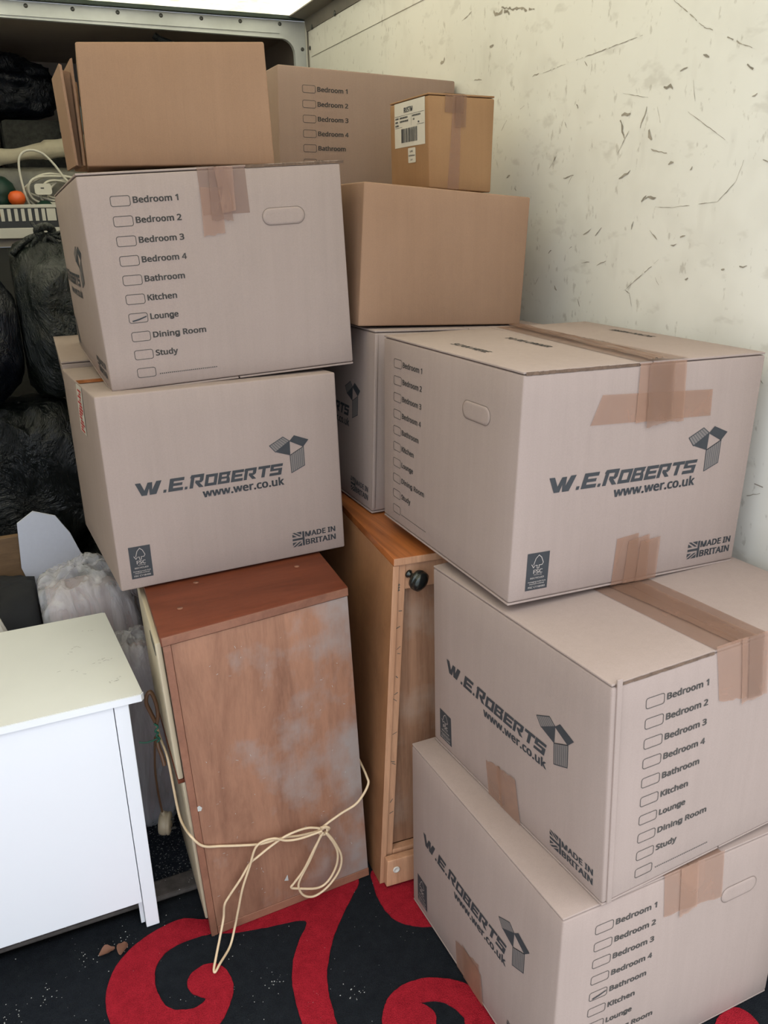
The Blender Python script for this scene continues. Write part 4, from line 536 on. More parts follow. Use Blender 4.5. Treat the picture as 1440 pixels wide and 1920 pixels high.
class Print:
    def __init__(s): s.v, s.f = [], []
    def poly(s, pts):
        n0 = len(s.v)
        s.v += [tuple(p) for p in pts]
        s.f.append(tuple(range(n0, n0 + len(pts))))
        return s
    def add(s, vs_, fs):
        n0 = len(s.v)
        s.v += vs_
        s.f += [tuple(i + n0 for i in f) for f in fs]
        return s
    def rect(s, x0, y0, x1, y1, nx=1, ny=1):
        for i in range(nx):
            for j in range(ny):
                a, b = x0 + (x1 - x0) * i / nx, x0 + (x1 - x0) * (i + 1) / nx
                c, d = y0 + (y1 - y0) * j / ny, y0 + (y1 - y0) * (j + 1) / ny
                s.poly([(a, c), (b, c), (b, d), (a, d)])
        return s
    def line(s, pts, w_, closed=False):
        n = len(pts)
        for i in range(n if closed else n - 1):
            a, b = Vector(pts[i]), Vector(pts[(i + 1) % n])
            d = (b - a)
            if d.length < 1e-7: continue
            d.normalize()
            q = Vector((-d.y, d.x)) * w_ / 2
            e = d * w_ * 0.3
            s.poly([a - q - e, b - q + e, b + q + e, a + q - e])
        return s
    def text(s, txt, x, y, width=None, cap=None, bold=0.02, shear=0.0, size=None):
        """x,y: left baseline; width: exact total width; cap: capital height"""
        vs_, fs = text_shape(txt, bold)
        x0, x1 = min(v[0] for v in vs_), max(v[0] for v in vs_)
        ref = text_shape('H', bold)[0]
        ch = max(v[1] for v in ref)
        sy = cap / ch
        sx = width / (x1 - x0) if width else sy
        e = cap * .028 if bold > .01 else 0
        for k in ((-e, e) if e else (0,)):      # double strike for weight
            s.add([(x + k + (v[0] - x0) * sx + shear * v[1] * sy, y + v[1] * sy) for v in vs_], fs)
        return s
    def xf(s, fn):
        s.v = [fn(*p) for p in s.v]
        return s
    def put(s, hx, face, mat, name, parent, off=0.0006):
        k, m_ = 1.0, 1.0
        if (name.startswith('printed_') or name == 'pen_mark') and face != 'top':     # artwork is laid out for a 530 x 420 mm side
            k, m_ = hx.fdim(face)[0] / .530, hx.fdim(face)[1] / .42
        vs_ = [hx.pt(face, u * k, v * m_, off) for u, v in s.v]
        # make every face look outwards
        cen = sum(hx.c, Vector()) / 8
        fs = []
        for f in s.f:
            a, b, c = vs_[f[0]], vs_[f[1]], vs_[f[2]]
            nrm = Vector()
            for i in range(1, len(f) - 1):
                nrm += (vs_[f[i]] - a).cross(vs_[f[i + 1]] - a)
            fs.append(f if nrm.dot(a - cen) > 0 else f[::-1])
        return pydata(name, vs_, fs, mat, parent)

def rrect(x0, y0, x1, y1, r, n=4):
    out = []
    for cx, cy, a0 in ((x1 - r, y0 + r, -90), (x1 - r, y1 - r, 0), (x0 + r, y1 - r, 90), (x0 + r, y0 + r, 180)):
        for i in range(n + 1):
            a = math.radians(a0 + 90 * i / n)
            out.append((cx + r * math.cos(a), cy + r * math.sin(a)))
    return out

LET = {
 'W': [[(0, 1), (.4, 1), (.8, .38), (.8, 0.0), (.65, 0)], [(.8, .38), (.95, .96), (1.12, .5), (1.05, 0), (.8, 0)],
       [(.95, .96), (1.3, .96), (1.38, .38), (1.12, .5)], [(1.38, .38), (1.6, 1), (2.0, 1), (1.75, 0), (1.25, 0), (1.12, .5)]],
 'E': [[(0, 0), (.33, 0), (.33, 1), (0, 1)], [(.33, .76), (1.12, .76), (1.12, 1), (.33, 1)], [(.33, .4), (1.02, .4), (1.02, .61), (.33, .61)], [(.33, 0), (1.12, 0), (1.12, .24), (.33, .24)]],
 'R': [[(0, 0), (.3, 0), (.3, .78), (0, .78)], [(-.08, .78), (1.1, .78), (1.1, 1), (0, 1)], [(.78, .5), (1.1, .5), (1.1, .78), (.78, .78)], [(.42, .36), (.95, .36), (1.1, .5), (.42, .56)], [(.45, .36), (.8, .36), (1.2, 0), (.82, 0)]],
 'O': [[(0, 0), (.3, 0), (.3, 1), (0, 1)], [(.8, 0), (1.1, 0), (1.1, 1), (.8, 1)], [(.3, 0), (.8, 0), (.8, .24), (.3, .24)], [(.3, .76), (.8, .76), (.8, 1), (.3, 1)]],
 'B': [[(0, 0), (.3, 0), (.3, 1), (0, 1)], [(.3, .78), (1.0, .78), (1.1, 1), (.3, 1)], [(.3, .42), (1.05, .42), (.95, .6), (.3, .6)], [(.3, 0), (1.1, 0), (1.1, .22), (.3, .22)], [(.78, .22), (1.1, .22), (1.05, .42), (.78, .42)], [(.74, .6), (.95, .6), (1.08, .78), (.74, .78)]],
 'T': [[(0, .76), (1.15, .76), (1.15, 1), (0, 1)], [(.42, 0), (.74, 0), (.74, .76), (.42, .76)]],
 'S': [[(0, .76), (1.1, .76), (1.1, 1), (0, 1)], [(0, .42), (.3, .42), (.3, .76), (0, .76)], [(.3, .42), (1.1, .42), (1.1, .61), (.3, .61)], [(.78, 0), (1.1, 0), (1.1, .42), (.78, .42)], [(0, 0), (.78, 0), (.78, .24), (0, .24)]],
 '.': [[(0, 0), (.24, 0), (.24, .24), (0, .24)]],
}
def logo(hx, face, par, dx=0.0, dz=0.0):
    P = Print()
    mm = 0.001
    for ch, x, hgt, wid in (('W', 50, 28, 28), ('.', 113.5, 26, 26), ('E', 124, 28, 28), ('.', 159.5, 24, 24), ('R', 170, 29, 26), ('O', 203, 25.5, 24.5), ('B', 232.5, 25.5, 24.5),
                       ('E', 262.5, 25.5, 24), ('R', 292, 25.5, 24.5), ('T', 323, 25.5, 24.5), ('S', 352.5, 25.5, 26)):
        for pl in LET[ch]:
            P.poly([((x + px * wid + 0.26 * py * hgt) * mm + dx, (204 + py * hgt) * mm + dz) for px, py in pl])
    P.put(hx, face, INK, 'printed_name', par)
    Print().text('www.wer.co.uk', .198 + dx, .180 + dz, width=.189, cap=.0175, bold=.018).put(hx, face, INK, 'printed_web_address', par)
    q = lambda *l: [(x * mm + dx, y * mm + dz) for x, y in l]
    Print().poly(q((359, 273), (392, 289), (407, 278), (372, 257))).poly(q((406, 245), (440, 261), (440, 217), (407, 204))).put(hx, face, INK_MID, 'printed_halftone', par, .0005)
    D = Print()
    D.poly(q((407, 278), (440, 261), (453.5, 275.5), (419, 289.5)))
    D.poly(q((372, 257), (406, 245), (407, 278)))
    for pl in (q((359, 273), (392, 289), (407, 278), (372, 257)), q((407, 278), (440, 261), (406, 245)), q((406, 245), (440, 261), (440, 217), (407, 204))):
        D.line(pl, .0016, True)
    for i in range(1, 7):   # hatching of flap and front
        t = i / 7
        a = Vector((359, 273)).lerp(Vector((392, 289)), t) * mm
        b = Vector((372, 257)).lerp(Vector((407, 278)), t) * mm
        D.line([(a.x + dx, a.y + dz), (b.x + dx, b.y + dz)], .0009)
        a = Vector((406, 245)).lerp(Vector((440, 261)), t) * mm
        b = Vector((407, 204)).lerp(Vector((440, 217)), t) * mm
        D.line([(a.x + dx, a.y + dz), (b.x + dx, b.y + dz)], .0009)
    D.put(hx, face, INK, 'printed_box_emblem', par)
    # made in britain with half flag
    M = Print()
    M.text('MADE IN', .4295 + dx, .0455 + dz, width=.077, cap=.0125, bold=.035)
    M.text('BRITAIN', .4295 + dx, .0255 + dz, width=.077, cap=.0132, bold=.035)
    M.poly(q((397, 39.5), (423, 39.5), (423, 44.5), (397, 44.5)))
    M.poly(q((422, 24.5), (427, 24.5), (427, 59.5), (422, 59.5)))
    for sg in (1, -1):
        f = lambda x, y: (x, 42 + sg * (y - 42))
        M.poly(q(f(397, 59.5), f(403, 59.5), f(420, 48.5), f(414, 48.5)))
        M.poly(q(f(407, 59.5), f(420, 59.5), f(420, 51.5)))
        M.poly(q(f(397, 56), f(408, 48.5), f(397, 48.5)))
    M.put(hx, face, INK, 'printed_origin_mark', par)
    # recycling label
    rl_ = Print().rect(.0255 + dx, .0235 + dz, .0715 + dx, .0955 + dz, 3, 5).put(hx, face, INK, 'printed_recycling_label', par, .0005)
    K = Print()
    tree = [(36, 70), (40, 66), (43, 62.5), (52.5, 78), (55, 84), (51, 90), (46, 88), (41, 79), (38.5, 72), (44, 72)]
    tree = [(34, 71), (38, 65), (41, 71)]
    K.line(q((35, 74), (39, 67.5), (41.5, 71)), .0013)
    K.line(q((39, 73), (43, 85), (49, 91), (54.5, 86), (59, 75.5), (56.5, 71.5), (50.5, 71.5), (50.5, 66)), .0013)
    K.line(q((50, 66), (46.5, 66), (46.5, 71.5), (43, 71.5)), .0012)
    K.text('FSC', .0395 + dx, .056 + dz, width=.019, cap=.0075, bold=.02)
    K.text('www.fsc.org', .041 + dx, .0525 + dz, width=.016, cap=.0018, bold=.0)
    K.text('RECYCLED', .034 + dx, .0455 + dz, width=.029, cap=.0032, bold=.02)
    K.text('Packaging made from', .030 + dx, .0385 + dz, width=.037, cap=.0023, bold=.01)
    K.text('recycled material', .033 + dx, .0345 + dz, width=.031, cap=.0023, bold=.01)
    K.text('FSC C118490', .031 + dx, .0275 + dz, width=.035, cap=.0035, bold=.01)
    K.put(hx, face, INK_PALE, 'printed_recycling_text', rl_, .0012)

ROOMS = [('Bedroom 1', 87), ('Bedroom 2', 88), ('Bedroom 3', 88), ('Bedroom 4', 88), ('Bathroom', 79), ('Kitchen', 58), ('Lounge', 56), ('Dining Room', 108), ('Study', 45)]
def checklist(hx, face, par, dx=0.0, tick=None, solid_line=False, rows=10, soft=INK_SOFT):
    P = Print()
    T = Print()
    for i in range(rows):
        cy = .367 - i * .0367
        Print().line(rrect(.0555 + dx, cy - .0092, .092 + dx, cy + .0092, .0042), .0011, True).put(hx, face, soft, 'printed_checkbox', par)
        if i < 9:
            t, wd = ROOMS[i]
            Print().text(t, .0975 + dx, cy - .0045, width=wd * .001, cap=.0112, bold=.045).put(hx, face, soft, 'printed_room_name', par)
    if rows == 10:
        cy = .367 - 9 * .0367
        if solid_line:
            P.line([(.0975 + dx, cy - .006), (.215 + dx, cy - .006)], .0011)
        else:
            for k in range(30):
                P.rect(.0995 + dx + k * .00405, cy - .0065, .1018 + dx + k * .00405, cy - .0045)
    if rows == 10: P.put(hx, face, soft, 'printed_write_in_line', par)
    if tick is not None:
        cy = .367 - tick * .0367
        K = Print().poly([(.061 + dx, cy - .0045), (.074 + dx, cy - .0018), (.090 + dx, cy + .003), (.090 + dx, cy + .0008), (.075 + dx, cy - .0045), (.062 + dx, cy - .007)])
        tag(K.put(hx, face, INK, 'pen_mark', par, .001), 'black pen stroke through one checkbox')

def hand_hole(hx, face, par, u0=.344, u1=.434, v0=.299, v1=.332):
    ring = rrect(u0, v0, u1, v1, (v1 - v0) / 2 - .0001, 8)
    P = Print()
    P.line(ring, .0008, True)
    cut_ = P.put(hx, face, HOLE_CUT, 'hand_hole_cut', par, .0007)
    # pressed flap, a shallow proud tongue with its own edges
    n = len(ring)
    cx, cy = (u0 + u1) / 2, (v0 + v1) / 2
    rings = []
    for sc, off in ((.985, -.0003), (.93, .0013), (.72, .0020), (.35, .0017)):
        rings.append([hx.pt(face, cx + (x - cx) * (1 - (1 - sc) * .5), cy + (y - cy) * sc, off) for x, y in ring])
    verts = [p for r_ in rings for p in r_]
    faces = []
    for k in range(len(rings) - 1):
        for i in range(n):
            faces.append((k * n + i, k * n + (i + 1) % n, (k + 1) * n + (i + 1) % n, (k + 1) * n + i))
    faces.append(tuple(range((len(rings) - 1) * n, len(rings) * n)))
    pydata('hand_hole_flap', verts, faces, CARD, cut_, True)

def tape(hx, par, face, quad, mat=TAPE, layer=1, name='packing_tape', jag=None, n=8, wr=.0006):
    """quad: four (u,v) corners, BL BR TR TL in metres on the face; jag: which end is torn"""
    verts, faces = [], []
    BL, BR, TR, TL = [Vector(q) for q in quad]
    N = n
    for i in range(N + 1):
        for j in range(N + 1):
            s_, t = i / N, j / N
            lo, hi = BL.lerp(BR, s_), TL.lerp(TR, s_)
            if jag == 'bottom' and j == 0: lo = lo + (hi - lo).normalized() * rnd.uniform(-.0022, .0022)
            if jag == 'top' and j == N: hi = hi + (hi - lo).normalized() * rnd.uniform(-.0022, .0022)
            p = lo.lerp(hi, t)
            verts.append(hx.pt(face, p.x, p.y, .0014 * layer - .0004 + rnd.uniform(0, wr)))
    for i in range(N):
        for j in range(N):
            a = i * (N + 1) + j
            faces.append((a, a + N + 1, a + N + 2, a + 1))
    return pydata(name, verts, faces, mat, par, True)

FT = 0.004
def carton(key, label, group, mat=CARD, seam='depth', bulge=None, top=True, name='cardboard_box', bottom=True, raw=None):
    hx = Hexa(DATA[key], bulge)
    t = thing(name, label, 'box', hx.tri(.5, .5, 0), group)
    zt = hx.h - (FT + .0015 if top else 0)
    zb = (FT + .0012) if bottom else 0
    hx.body(z0=zb, z1=zt, name='box_body', mat=mat, parent=t)
    for on, z0, z1, e in ((top, hx.h - FT, hx.h, .0), (bottom, 0, FT, .0)):
        if not on: continue
        if seam == 'depth':
            hx.body(x0=e, x1=hx.a / 2 - .0012, y0=.001, y1=hx.d - .001, z0=z0, z1=z1, r=.0015, name='flap', mat=mat, parent=t)
            hx.body(x0=hx.a / 2 + .0012, x1=hx.a - e, y0=.001, y1=hx.d - .001, z0=z0, z1=z1, r=.0015, name='flap', mat=mat, parent=t)
        else:
            hx.body(y0=e, y1=hx.d / 2 - .0012, x0=.001, x1=hx.a - .001, z0=z0, z1=z1, r=.0015, name='flap', mat=mat, parent=t)
            hx.body(y0=hx.d / 2 + .0012, y1=hx.d - e, x0=.001, x1=hx.a - .001, z0=z0, z1=z1, r=.0015, name='flap', mat=mat, parent=t)
    if raw:      # raw flute edge of the lid flaps showing above the front
        P = Print()
        x = raw[0]
        while x < raw[1]:
            x2 = min(x + rnd.uniform(.008, .02), raw[1])
            P.poly([(x, hx.h - .0052 - rnd.uniform(0, .0012)), (x2, hx.h - .0052 - rnd.uniform(0, .0012)), (x2, hx.h - rnd.uniform(.0002, .0012)), (x, hx.h - rnd.uniform(.0002, .0012))])
            x = x2
        P.put(hx, 'front', CARD_EDGE, 'flap_edge', t, .0004)
    return t, hx

# ---------------------------------------------------------------- simple builders
def box(name, x0, x1, y0, y1, z0, z1, mat, parent=None, bev=0.002):
    me = bpy.data.meshes.new(name)
    bm = bmesh.new()
    bmesh.ops.create_cube(bm, size=1)
    for v in bm.verts:
        v.co = Vector(((x0 + x1) / 2 + v.co.x * (x1 - x0), (y0 + y1) / 2 + v.co.y * (y1 - y0), (z0 + z1) / 2 + v.co.z * (z1 - z0)))
    if bev: bmesh.ops.bevel(bm, geom=bm.edges[:], offset=bev, segments=2, affect='EDGES', profile=0.5)
    bm.to_mesh(me)
    bm.free()
    return link(name, me, mat, parent)

def extrude_poly(name, pts, axis, a, b, mat, parent=None):
    """outline pts (2D) extruded between a and b along axis"""
    def mk(p, t):
        if axis == 'z': return (p[0], p[1], t)
        if axis == 'y': return (p[0], t, p[1])
        return (t, p[0], p[1])
    n = len(pts)
    bm = bmesh.new()
    lo = [bm.verts.new(mk(p, a)) for p in pts]
    hi = [bm.verts.new(mk(p, b)) for p in pts]
    bm.faces.new(lo)
    bm.faces.new(hi[::-1])
    for i in range(n):
        bm.faces.new((lo[i], hi[i], hi[(i + 1) % n], lo[(i + 1) % n]))
    bmesh.ops.recalc_face_normals(bm, faces=bm.faces)
    me = bpy.data.meshes.new(name)
    bm.to_mesh(me)
    bm.free()
    return link(name, me, mat, parent)

def catmull(pts, k=8, closed=False):
    P = [Vector(p) for p in pts]
    n = len(P)
    out = []
    for i in range(n if closed else n - 1):
        if closed: a, b, c, d = P[i - 1], P[i], P[(i + 1) % n], P[(i + 2) % n]
        else: a, b, c, d = P[max(i - 1, 0)], P[i], P[i + 1], P[min(i + 2, n - 1)]
        for j in range(k):
            t = j / k
            out.append(0.5 * ((2 * b) + (c - a) * t + (2 * a - 5 * b + 4 * c - d) * t * t + (3 * b - 3 * c + d - a) * t ** 3))
    if not closed: out.append(P[-1])
    return out

def tube(name, pts, r, mat, parent=None, seg=8, k=8, smooth=True):
    P = catmull(pts, k) if smooth else [Vector(p) for p in pts]
    verts, faces = [], []
    up = Vector((0.13, 0.2, 1)).normalized()
    prev = None
    for i, p in enumerate(P):
        d = (P[min(i + 1, len(P) - 1)] - P[max(i - 1, 0)])
        if d.length < 1e-9: d = Vector((0, 0, 1))
        d.normalize()
        if prev is None:
            nrm = d.cross(up)
            if nrm.length < 1e-3: nrm = d.cross(Vector((1, 0, 0)))
            nrm.normalize()
        else:
            nrm = (prev - d * prev.dot(d)).normalized()
        prev = nrm
        bn = d.cross(nrm)
        for s_ in range(seg):
            a = 2 * math.pi * s_ / seg
            verts.append(p + (nrm * math.cos(a) + bn * math.sin(a)) * r)
    for i in range(len(P) - 1):
        for s_ in range(seg):
            a, b = i * seg + s_, i * seg + (s_ + 1) % seg
            faces.append((a, b, b + seg, a + seg))
    faces.append(tuple(range(seg))[::-1])
    faces.append(tuple(range((len(P) - 1) * seg, len(P) * seg)))
    return pydata(name, verts, faces, mat, parent, True)

def lathe(name, prof, origin, axis, mat, parent=None, seg=24):
    """prof: list of (radius, distance along axis)"""
    ax = Vector(axis).normalized()
    n1 = ax.cross(Vector((0, 0, 1)) if abs(ax.z) < .9 else Vector((1, 0, 0))).normalized()
    n2 = ax.cross(n1)
    verts, faces = [], []
    for r_, t in prof:
        for s_ in range(seg):
            a = 2 * math.pi * s_ / seg
            verts.append(Vector(origin) + ax * t + (n1 * math.cos(a) + n2 * math.sin(a)) * r_)
    for i in range(len(prof) - 1):
        for s_ in range(seg):
            a, b = i * seg + s_, i * seg + (s_ + 1) % seg
            faces.append((a, b, b + seg, a + seg))
    faces.append(tuple(range(seg))[::-1])
    faces.append(tuple(range((len(prof) - 1) * seg, len(prof) * seg)))
    o = pydata(name, verts, faces, mat, parent, True)
    bm = bmesh.new(); bm.from_mesh(o.data); bmesh.ops.recalc_face_normals(bm, faces=bm.faces); bm.to_mesh(o.data); bm.free()
    return o

def lump(name, cen, rad, mat, parent=None, seed=0, amp=0.12, freq=2.2, fold=0.05, sq=2.6, nu=72, nv=44, zmin=None, box_lim=None):
    """crumpled sack: super-ellipsoid with folds; kept above zmin and inside box_lim"""
    verts, faces = [], []
    so = Vector((seed * 3.1, seed * 1.7, seed * 2.3))
    for j in range(nv + 1):
        ph = math.pi * j / nv - math.pi / 2
        for i in range(nu):
            th = 2 * math.pi * i / nu
            d = Vector((math.cos(ph) * math.cos(th), math.cos(ph) * math.sin(th), math.sin(ph)))
            m_ = (abs(d.x) ** sq + abs(d.y) ** sq + abs(d.z) ** sq) ** (1 / sq)
            q = d / m_
            n_ = noise.noise(d * freq + so)
            ri = 1 - abs(noise.noise(Vector((d.x, d.y, d.z * .5)) * freq * 2.3 + so * 2)) * 2
            ri2 = 1 - abs(noise.noise(Vector((d.x, d.y, d.z * .4)) * freq * 6 + so * 5)) * 2
            f = 1 + amp * n_ + fold * ri + fold * .4 * ri2
            p = Vector((cen[0] + q.x * rad[0] * f, cen[1] + q.y * rad[1] * f, cen[2] + q.z * rad[2] * f))
            if zmin is not None and p.z < zmin: p.z = zmin
            if box_lim:
                for a in range(3):
                    lo, hi = box_lim[a]
                    if lo is not None: p[a] = max(p[a], lo + .002 * noise.noise(p * 9))
                    if hi is not None: p[a] = min(p[a], hi + .002 * noise.noise(p * 9))
            verts.append(p)
    for j in range(nv):
        for i in range(nu):
            a, b = j * nu + i, j * nu + (i + 1) % nu
            faces.append((a, b, b + nu, a + nu))
    return pydata(name, verts, faces, mat, parent, True)

# ================================================================ SETTING
XW, YB, ZR = 1.29, 3.62, 2.25
YR = 0.68          # rear door opening
XL = -0.95
def struct(o): o['kind'] = 'structure'; return o

BULK = mat_plain('dark_bulkhead', (0.03, 0.03, 0.028, 1), 0.8)
struct(box('floor', XL, XW, YR, YB, -0.06, 0, FLOOR, bev=0))
struct(box('ground', -14, 14, -16, 14, -0.9, -0.8, GROUND_BOUNCE, bev=0))  # unseen ground, added to bounce daylight into the van
wall_r = struct(box('wall_right', XW, XW + .03, YR, YB, -0.06, ZR - .012, WALL, bev=0))
struct(box('wall_left', XL - .03, XL, YR, YB, -0.06, ZR - .012, LUTON_WALL, bev=0))
struct(box('wall_back', XL, XW, YB, YB + .03, 0, 1.409, BULK, bev=0))
struct(box('ceiling', XL - .03, XW + .03, YR, YB + .02, ZR, ZR + .006, ROOF, bev=0))
# luton above the cab
struct(box('floor_luton', XL, XW, YB, 4.75, 1.41, 1.44, LUTON_WALL, bev=0)).name = 'floor_over_cab'
struct(box('wall_back', XL, XW, 4.75, 4.78, 1.41, ZR, LUTON_WALL, bev=0))
struct(box('ceiling', XL, XW, YB + .025, 4.78, ZR - .03, ZR - .005, LUTON_WALL, bev=0))
struct(box('wall_right', XW, XW + .03, YB + .001, 4.78, 1.41, ZR - .012, LUTON_WALL, bev=0))
struct(box('wall_left', XL - .03, XL, YB + .001, 4.78, 1.41, ZR - .012, LUTON_WALL, bev=0))

# aluminium frame round the luton opening, rounded inner corner
def frame_outline():
    r = .055
    inner = [(XL + .035, 1.47)]
    inner += [(XL + .035 + r - r * math.cos(a), 2.19 - r + r * math.sin(a)) for a in [math.pi / 2 * i / 6 for i in range(7)]]
    inner += [(1.243 - r + r * math.sin(a), 2.172 - r + r * math.cos(a)) for a in [math.pi / 2 * i / 6 for i in range(7)]]
    inner += [(1.243, 1.47)]
    outer = [(XW - .001, 1.47), (XW - .001, ZR - .014), (XL + .001, ZR - .014), (XL + .001, 1.47)]
    return inner + outer
fr = struct(extrude_poly('trim_1', frame_outline(), 'y', YB - .022, YB, ALU))
box('shadow_strip', XL + .002, XW - .002, YB - .05, YB - .0225, ZR - .014, ZR - .001, SHADOW_LINE, fr, .001)  # shade along the roof edge, put in as a dark strip
box('inner_lip', XL + .1, 1.18, YB - .027, YB - .0225, 2.188, 2.193, ALU, fr, .001)
lip = struct(box('trim_2', XL, XW, YB - .03, YB, 1.441, 1.478, CRATE, bev=.002))
def rivet(loc, axis, par, r=.0075):
    lathe('rivet', [(r, 0), (r, .0012), (r * .75, .003), (r * .3, .004)], loc, axis, RIVET, par, 10)
for x in (-.55, -.39, -.23, -.07, .085, .243, .401, .559, .717, .870, 1.023, 1.184):
    rivet((x, YB - .022, 2.222), (0, -1, 0), fr)
for z in (2.137, 1.98, 1.82): rivet((1.275, YB - .022, z), (0, -1, 0), fr)
# corner angle between roof and right wall
ang = struct(extrude_poly('trim_3', [(XW - .001, ZR - .055), (XW - .001, ZR - .002), (XW - .075, ZR - .002), (XW - .075, ZR - .006), (XW - .012, ZR - .012), (XW - .005, ZR - .055)], 'y', YR, YB - .051, ALU_DARK))
for y in (3.50, 3.25, 2.97, 2.69, 2.4): rivet((XW - .006, y, ZR - .05), (-1, 0, 0), ang, .010)
ver = struct(box('trim_4', XW - .005, XW - .001, YB - .06, YB - .051, 0, ZR - .056, ALU_DARK, bev=.0005))
for z in (2.134, 1.95): rivet((XW - .001, YB - .075, z), (-1, 0, 0), wall_r, .008)
# raised band along the top of the wall
box('wall_band', XW - .003, XW - .0002, YR, YB - .09, 2.10, ZR - .056, WALL, wall_r, .0015)

# scuffs on the wall: thin streaks of dirt
vs_, fs_ = [], []
rs = random.Random(3)
for (y0, z0, y1, z1, wd) in DATA['scuffs']:
    a, b = Vector((y0, z0)), Vector((y1, z1))
    L_ = (b - a).length
    n_ = max(2, int(L_ / .008))
    d = (b - a).normalized()
    q = Vector((-d.y, d.x))
    for side in (0,):
        base = len(vs_)
        for i in range(n_ + 1):
            t = i / n_
            c = a.lerp(b, t) + q * wd * rs.uniform(-.4, .4)
            ww = wd * .5 * (math.sin(math.pi * min(max(t, .08), .92)) ** .5) * rs.uniform(.25, 1.1)
            vs_ += [(XW - .0009, c.x + q.x * ww, c.y + q.y * ww), (XW - .0009, c.x - q.x * ww, c.y - q.y * ww)]
        for i in range(n_):
            if rs.random() < .13 and n_ > 6: continue
            k = base + 2 * i
            fs_.append((k, k + 1, k + 3, k + 2))
tag(pydata('scuff_marks', vs_, fs_, mat_plain('wall_scuff', (0.40, 0.355, 0.28, 1), 0.8, var=.5, scale=40), wall_r), kind='stuff')

# sill between bare floor and rug
struct(box('trim_5', XL, .62, 1.60, 1.66, 0, .018, LEDGE, bev=.006))

# rug with red scrolls
rug = thing('rug', 'black rug with red swirling scrolls on the van floor under the boxes', 'rug', (.3, .6, 0))
n_ = 60
vs_, fs_ = [], []
x0, x1, y0, y1 = XL + .02, XW - .012, .70, 1.598
N1, N2 = 46, 46
for i in range(N1 + 1):
    for j in range(N2 + 1):
        x, y = x0 + (x1 - x0) * i / N1, y0 + (y1 - y0) * j / N2
        vs_.append((x, y, .0098 + .0008 * noise.noise(Vector((x * 6, y * 6, 0)))))
for i in range(N1):
    for j in range(N2):
        a = i * (N2 + 1) + j
        fs_.append((a, a + N2 + 1, a + N2 + 2, a + 1))
b0 = len(vs_)
rim = [i * (N2 + 1) for i in range(N1 + 1)] + [N1 * (N2 + 1) + j for j in range(1, N2 + 1)] + [i * (N2 + 1) + N2 for i in range(N1 - 1, -1, -1)] + [j for j in range(N2 - 1, 0, -1)]
for k in rim: vs_.append((vs_[k][0], vs_[k][1], .001))
for i in range(len(rim)):
    j = (i + 1) % len(rim)
    fs_.append((rim[i], b0 + i, b0 + j, rim[j]))
pydata('black_pile', vs_, fs_, RUG_BLACK, rug, True)
def scroll(pts, k=6):
    P = catmull([(p[0], p[1], 0) for p in pts], k, True)
    P = [(p.x + .0016 * noise.noise(Vector((p.x * 90, p.y * 90, 1))), p.y + .0016 * noise.noise(Vector((p.x * 90, p.y * 90, 5)))) for p in P]
    o = extrude_poly('red_scroll', P, 'z', .004, .0122, RUG_RED, rug)
    bm = bmesh.new(); bm.from_mesh(o.data)
    bmesh.ops.triangulate(bm, faces=[f for f in bm.faces if len(f.verts) > 4], ngon_method='EAR_CLIP')
    bm.to_mesh(o.data); bm.free()
for k in ('rugA', 'rugC', 'rugD', 'rugE'): scroll(DATA[k])
scroll([(-.45, .75), (-.3, .95), (-.1, 1.02), (.1, .92), (.18, .78), (.12, .62), (-.02, .57), (-.1, .66), (-.04, .72), (.03, .72), (.02, .82), (-.1, .86), (-.22, .78), (-.3, .64), (-.4, .6)])
scroll([(-.75, 1.0), (-.6, 1.2), (-.42, 1.22), (-.3, 1.08), (-.38, .95), (-.47, 1.0), (-.45, 1.1), (-.55, 1.1), (-.64, 1.0), (-.66, .85), (-.74, .8)])

# crumbs on the rug and floor
vs_, fs_ = [], []
rd = random.Random(11)
def flake(x, y, z, s_):
    b = len(vs_)
    a0 = rd.uniform(0, 6.28)
    pts = [(x + math.cos(a0 + t) * s_ * rd.uniform(.4, 1), y + math.sin(a0 + t) * s_ * rd.uniform(.4, 1), z) for t in (0, 1.6, 3.1, 4.7)]
    for p in pts: vs_.append(p)
    vs_.append((x, y, z + s_ * .6))
    for i in range(4): fs_.append((b + i, b + (i + 1) % 4, b + 4))
for i in range(420):
    x, y = rd.uniform(-.5, .75), rd.uniform(.8, 1.59)
    flake(x, y, .0115, rd.choice((.0006, .0008, .001, .0012, .0018)))
for cx, cy in ((-.05, 1.5), (.03, 1.52), (-.13, 1.44), (-.20, 1.42), (.30, 1.28), (.44, 1.18), (.36, 1.2)):
    for i in range(14): flake(cx + rd.gauss(0, .014), cy + rd.gauss(0, .014), .0115, rd.uniform(.0008, .0022))
for i in range(90): flake(rd.uniform(-.4, .21), rd.uniform(1.603, 1.65), .0175, rd.uniform(.0008, .0025))
for i in range(160): flake(rd.uniform(.13, .25), rd.uniform(1.67, 1.95), .0003, rd.uniform(.0008, .0018))
tag(pydata('debris', vs_, fs_, DEBRIS), 'pale crumbs and fluff scattered over the rug and floor', 'debris', kind='stuff')
def leaf(name, x, y, s_, rot, label):
    P, Fc = [], []
    for i in range(7):
        for j in range(5):
            u, v = i / 6 - .5, (j / 4 - .5) * math.sin(math.pi * (i + .4) / 6.8) * .7
            a = rot
            X_, Y_ = u * s_, v * s_
            P.append((x + X_ * math.cos(a) - Y_ * math.sin(a), y + X_ * math.sin(a) + Y_ * math.cos(a), .0135 + abs(v) * s_ * .6 + .004 * noise.noise(Vector((u * 4, v * 4, x * 9))) + .002))
    for i in range(6):
        for j in range(4):
            a = i * 5 + j
            Fc.append((a, a + 5, a + 6, a + 1))
    tag(pydata(name, P, Fc, LEAF, None, True), label, 'leaf')
leaf('dry_leaf', .022, 1.492, .034, 1.1, 'reddish brown dry leaf on the rug left of the big red scroll')
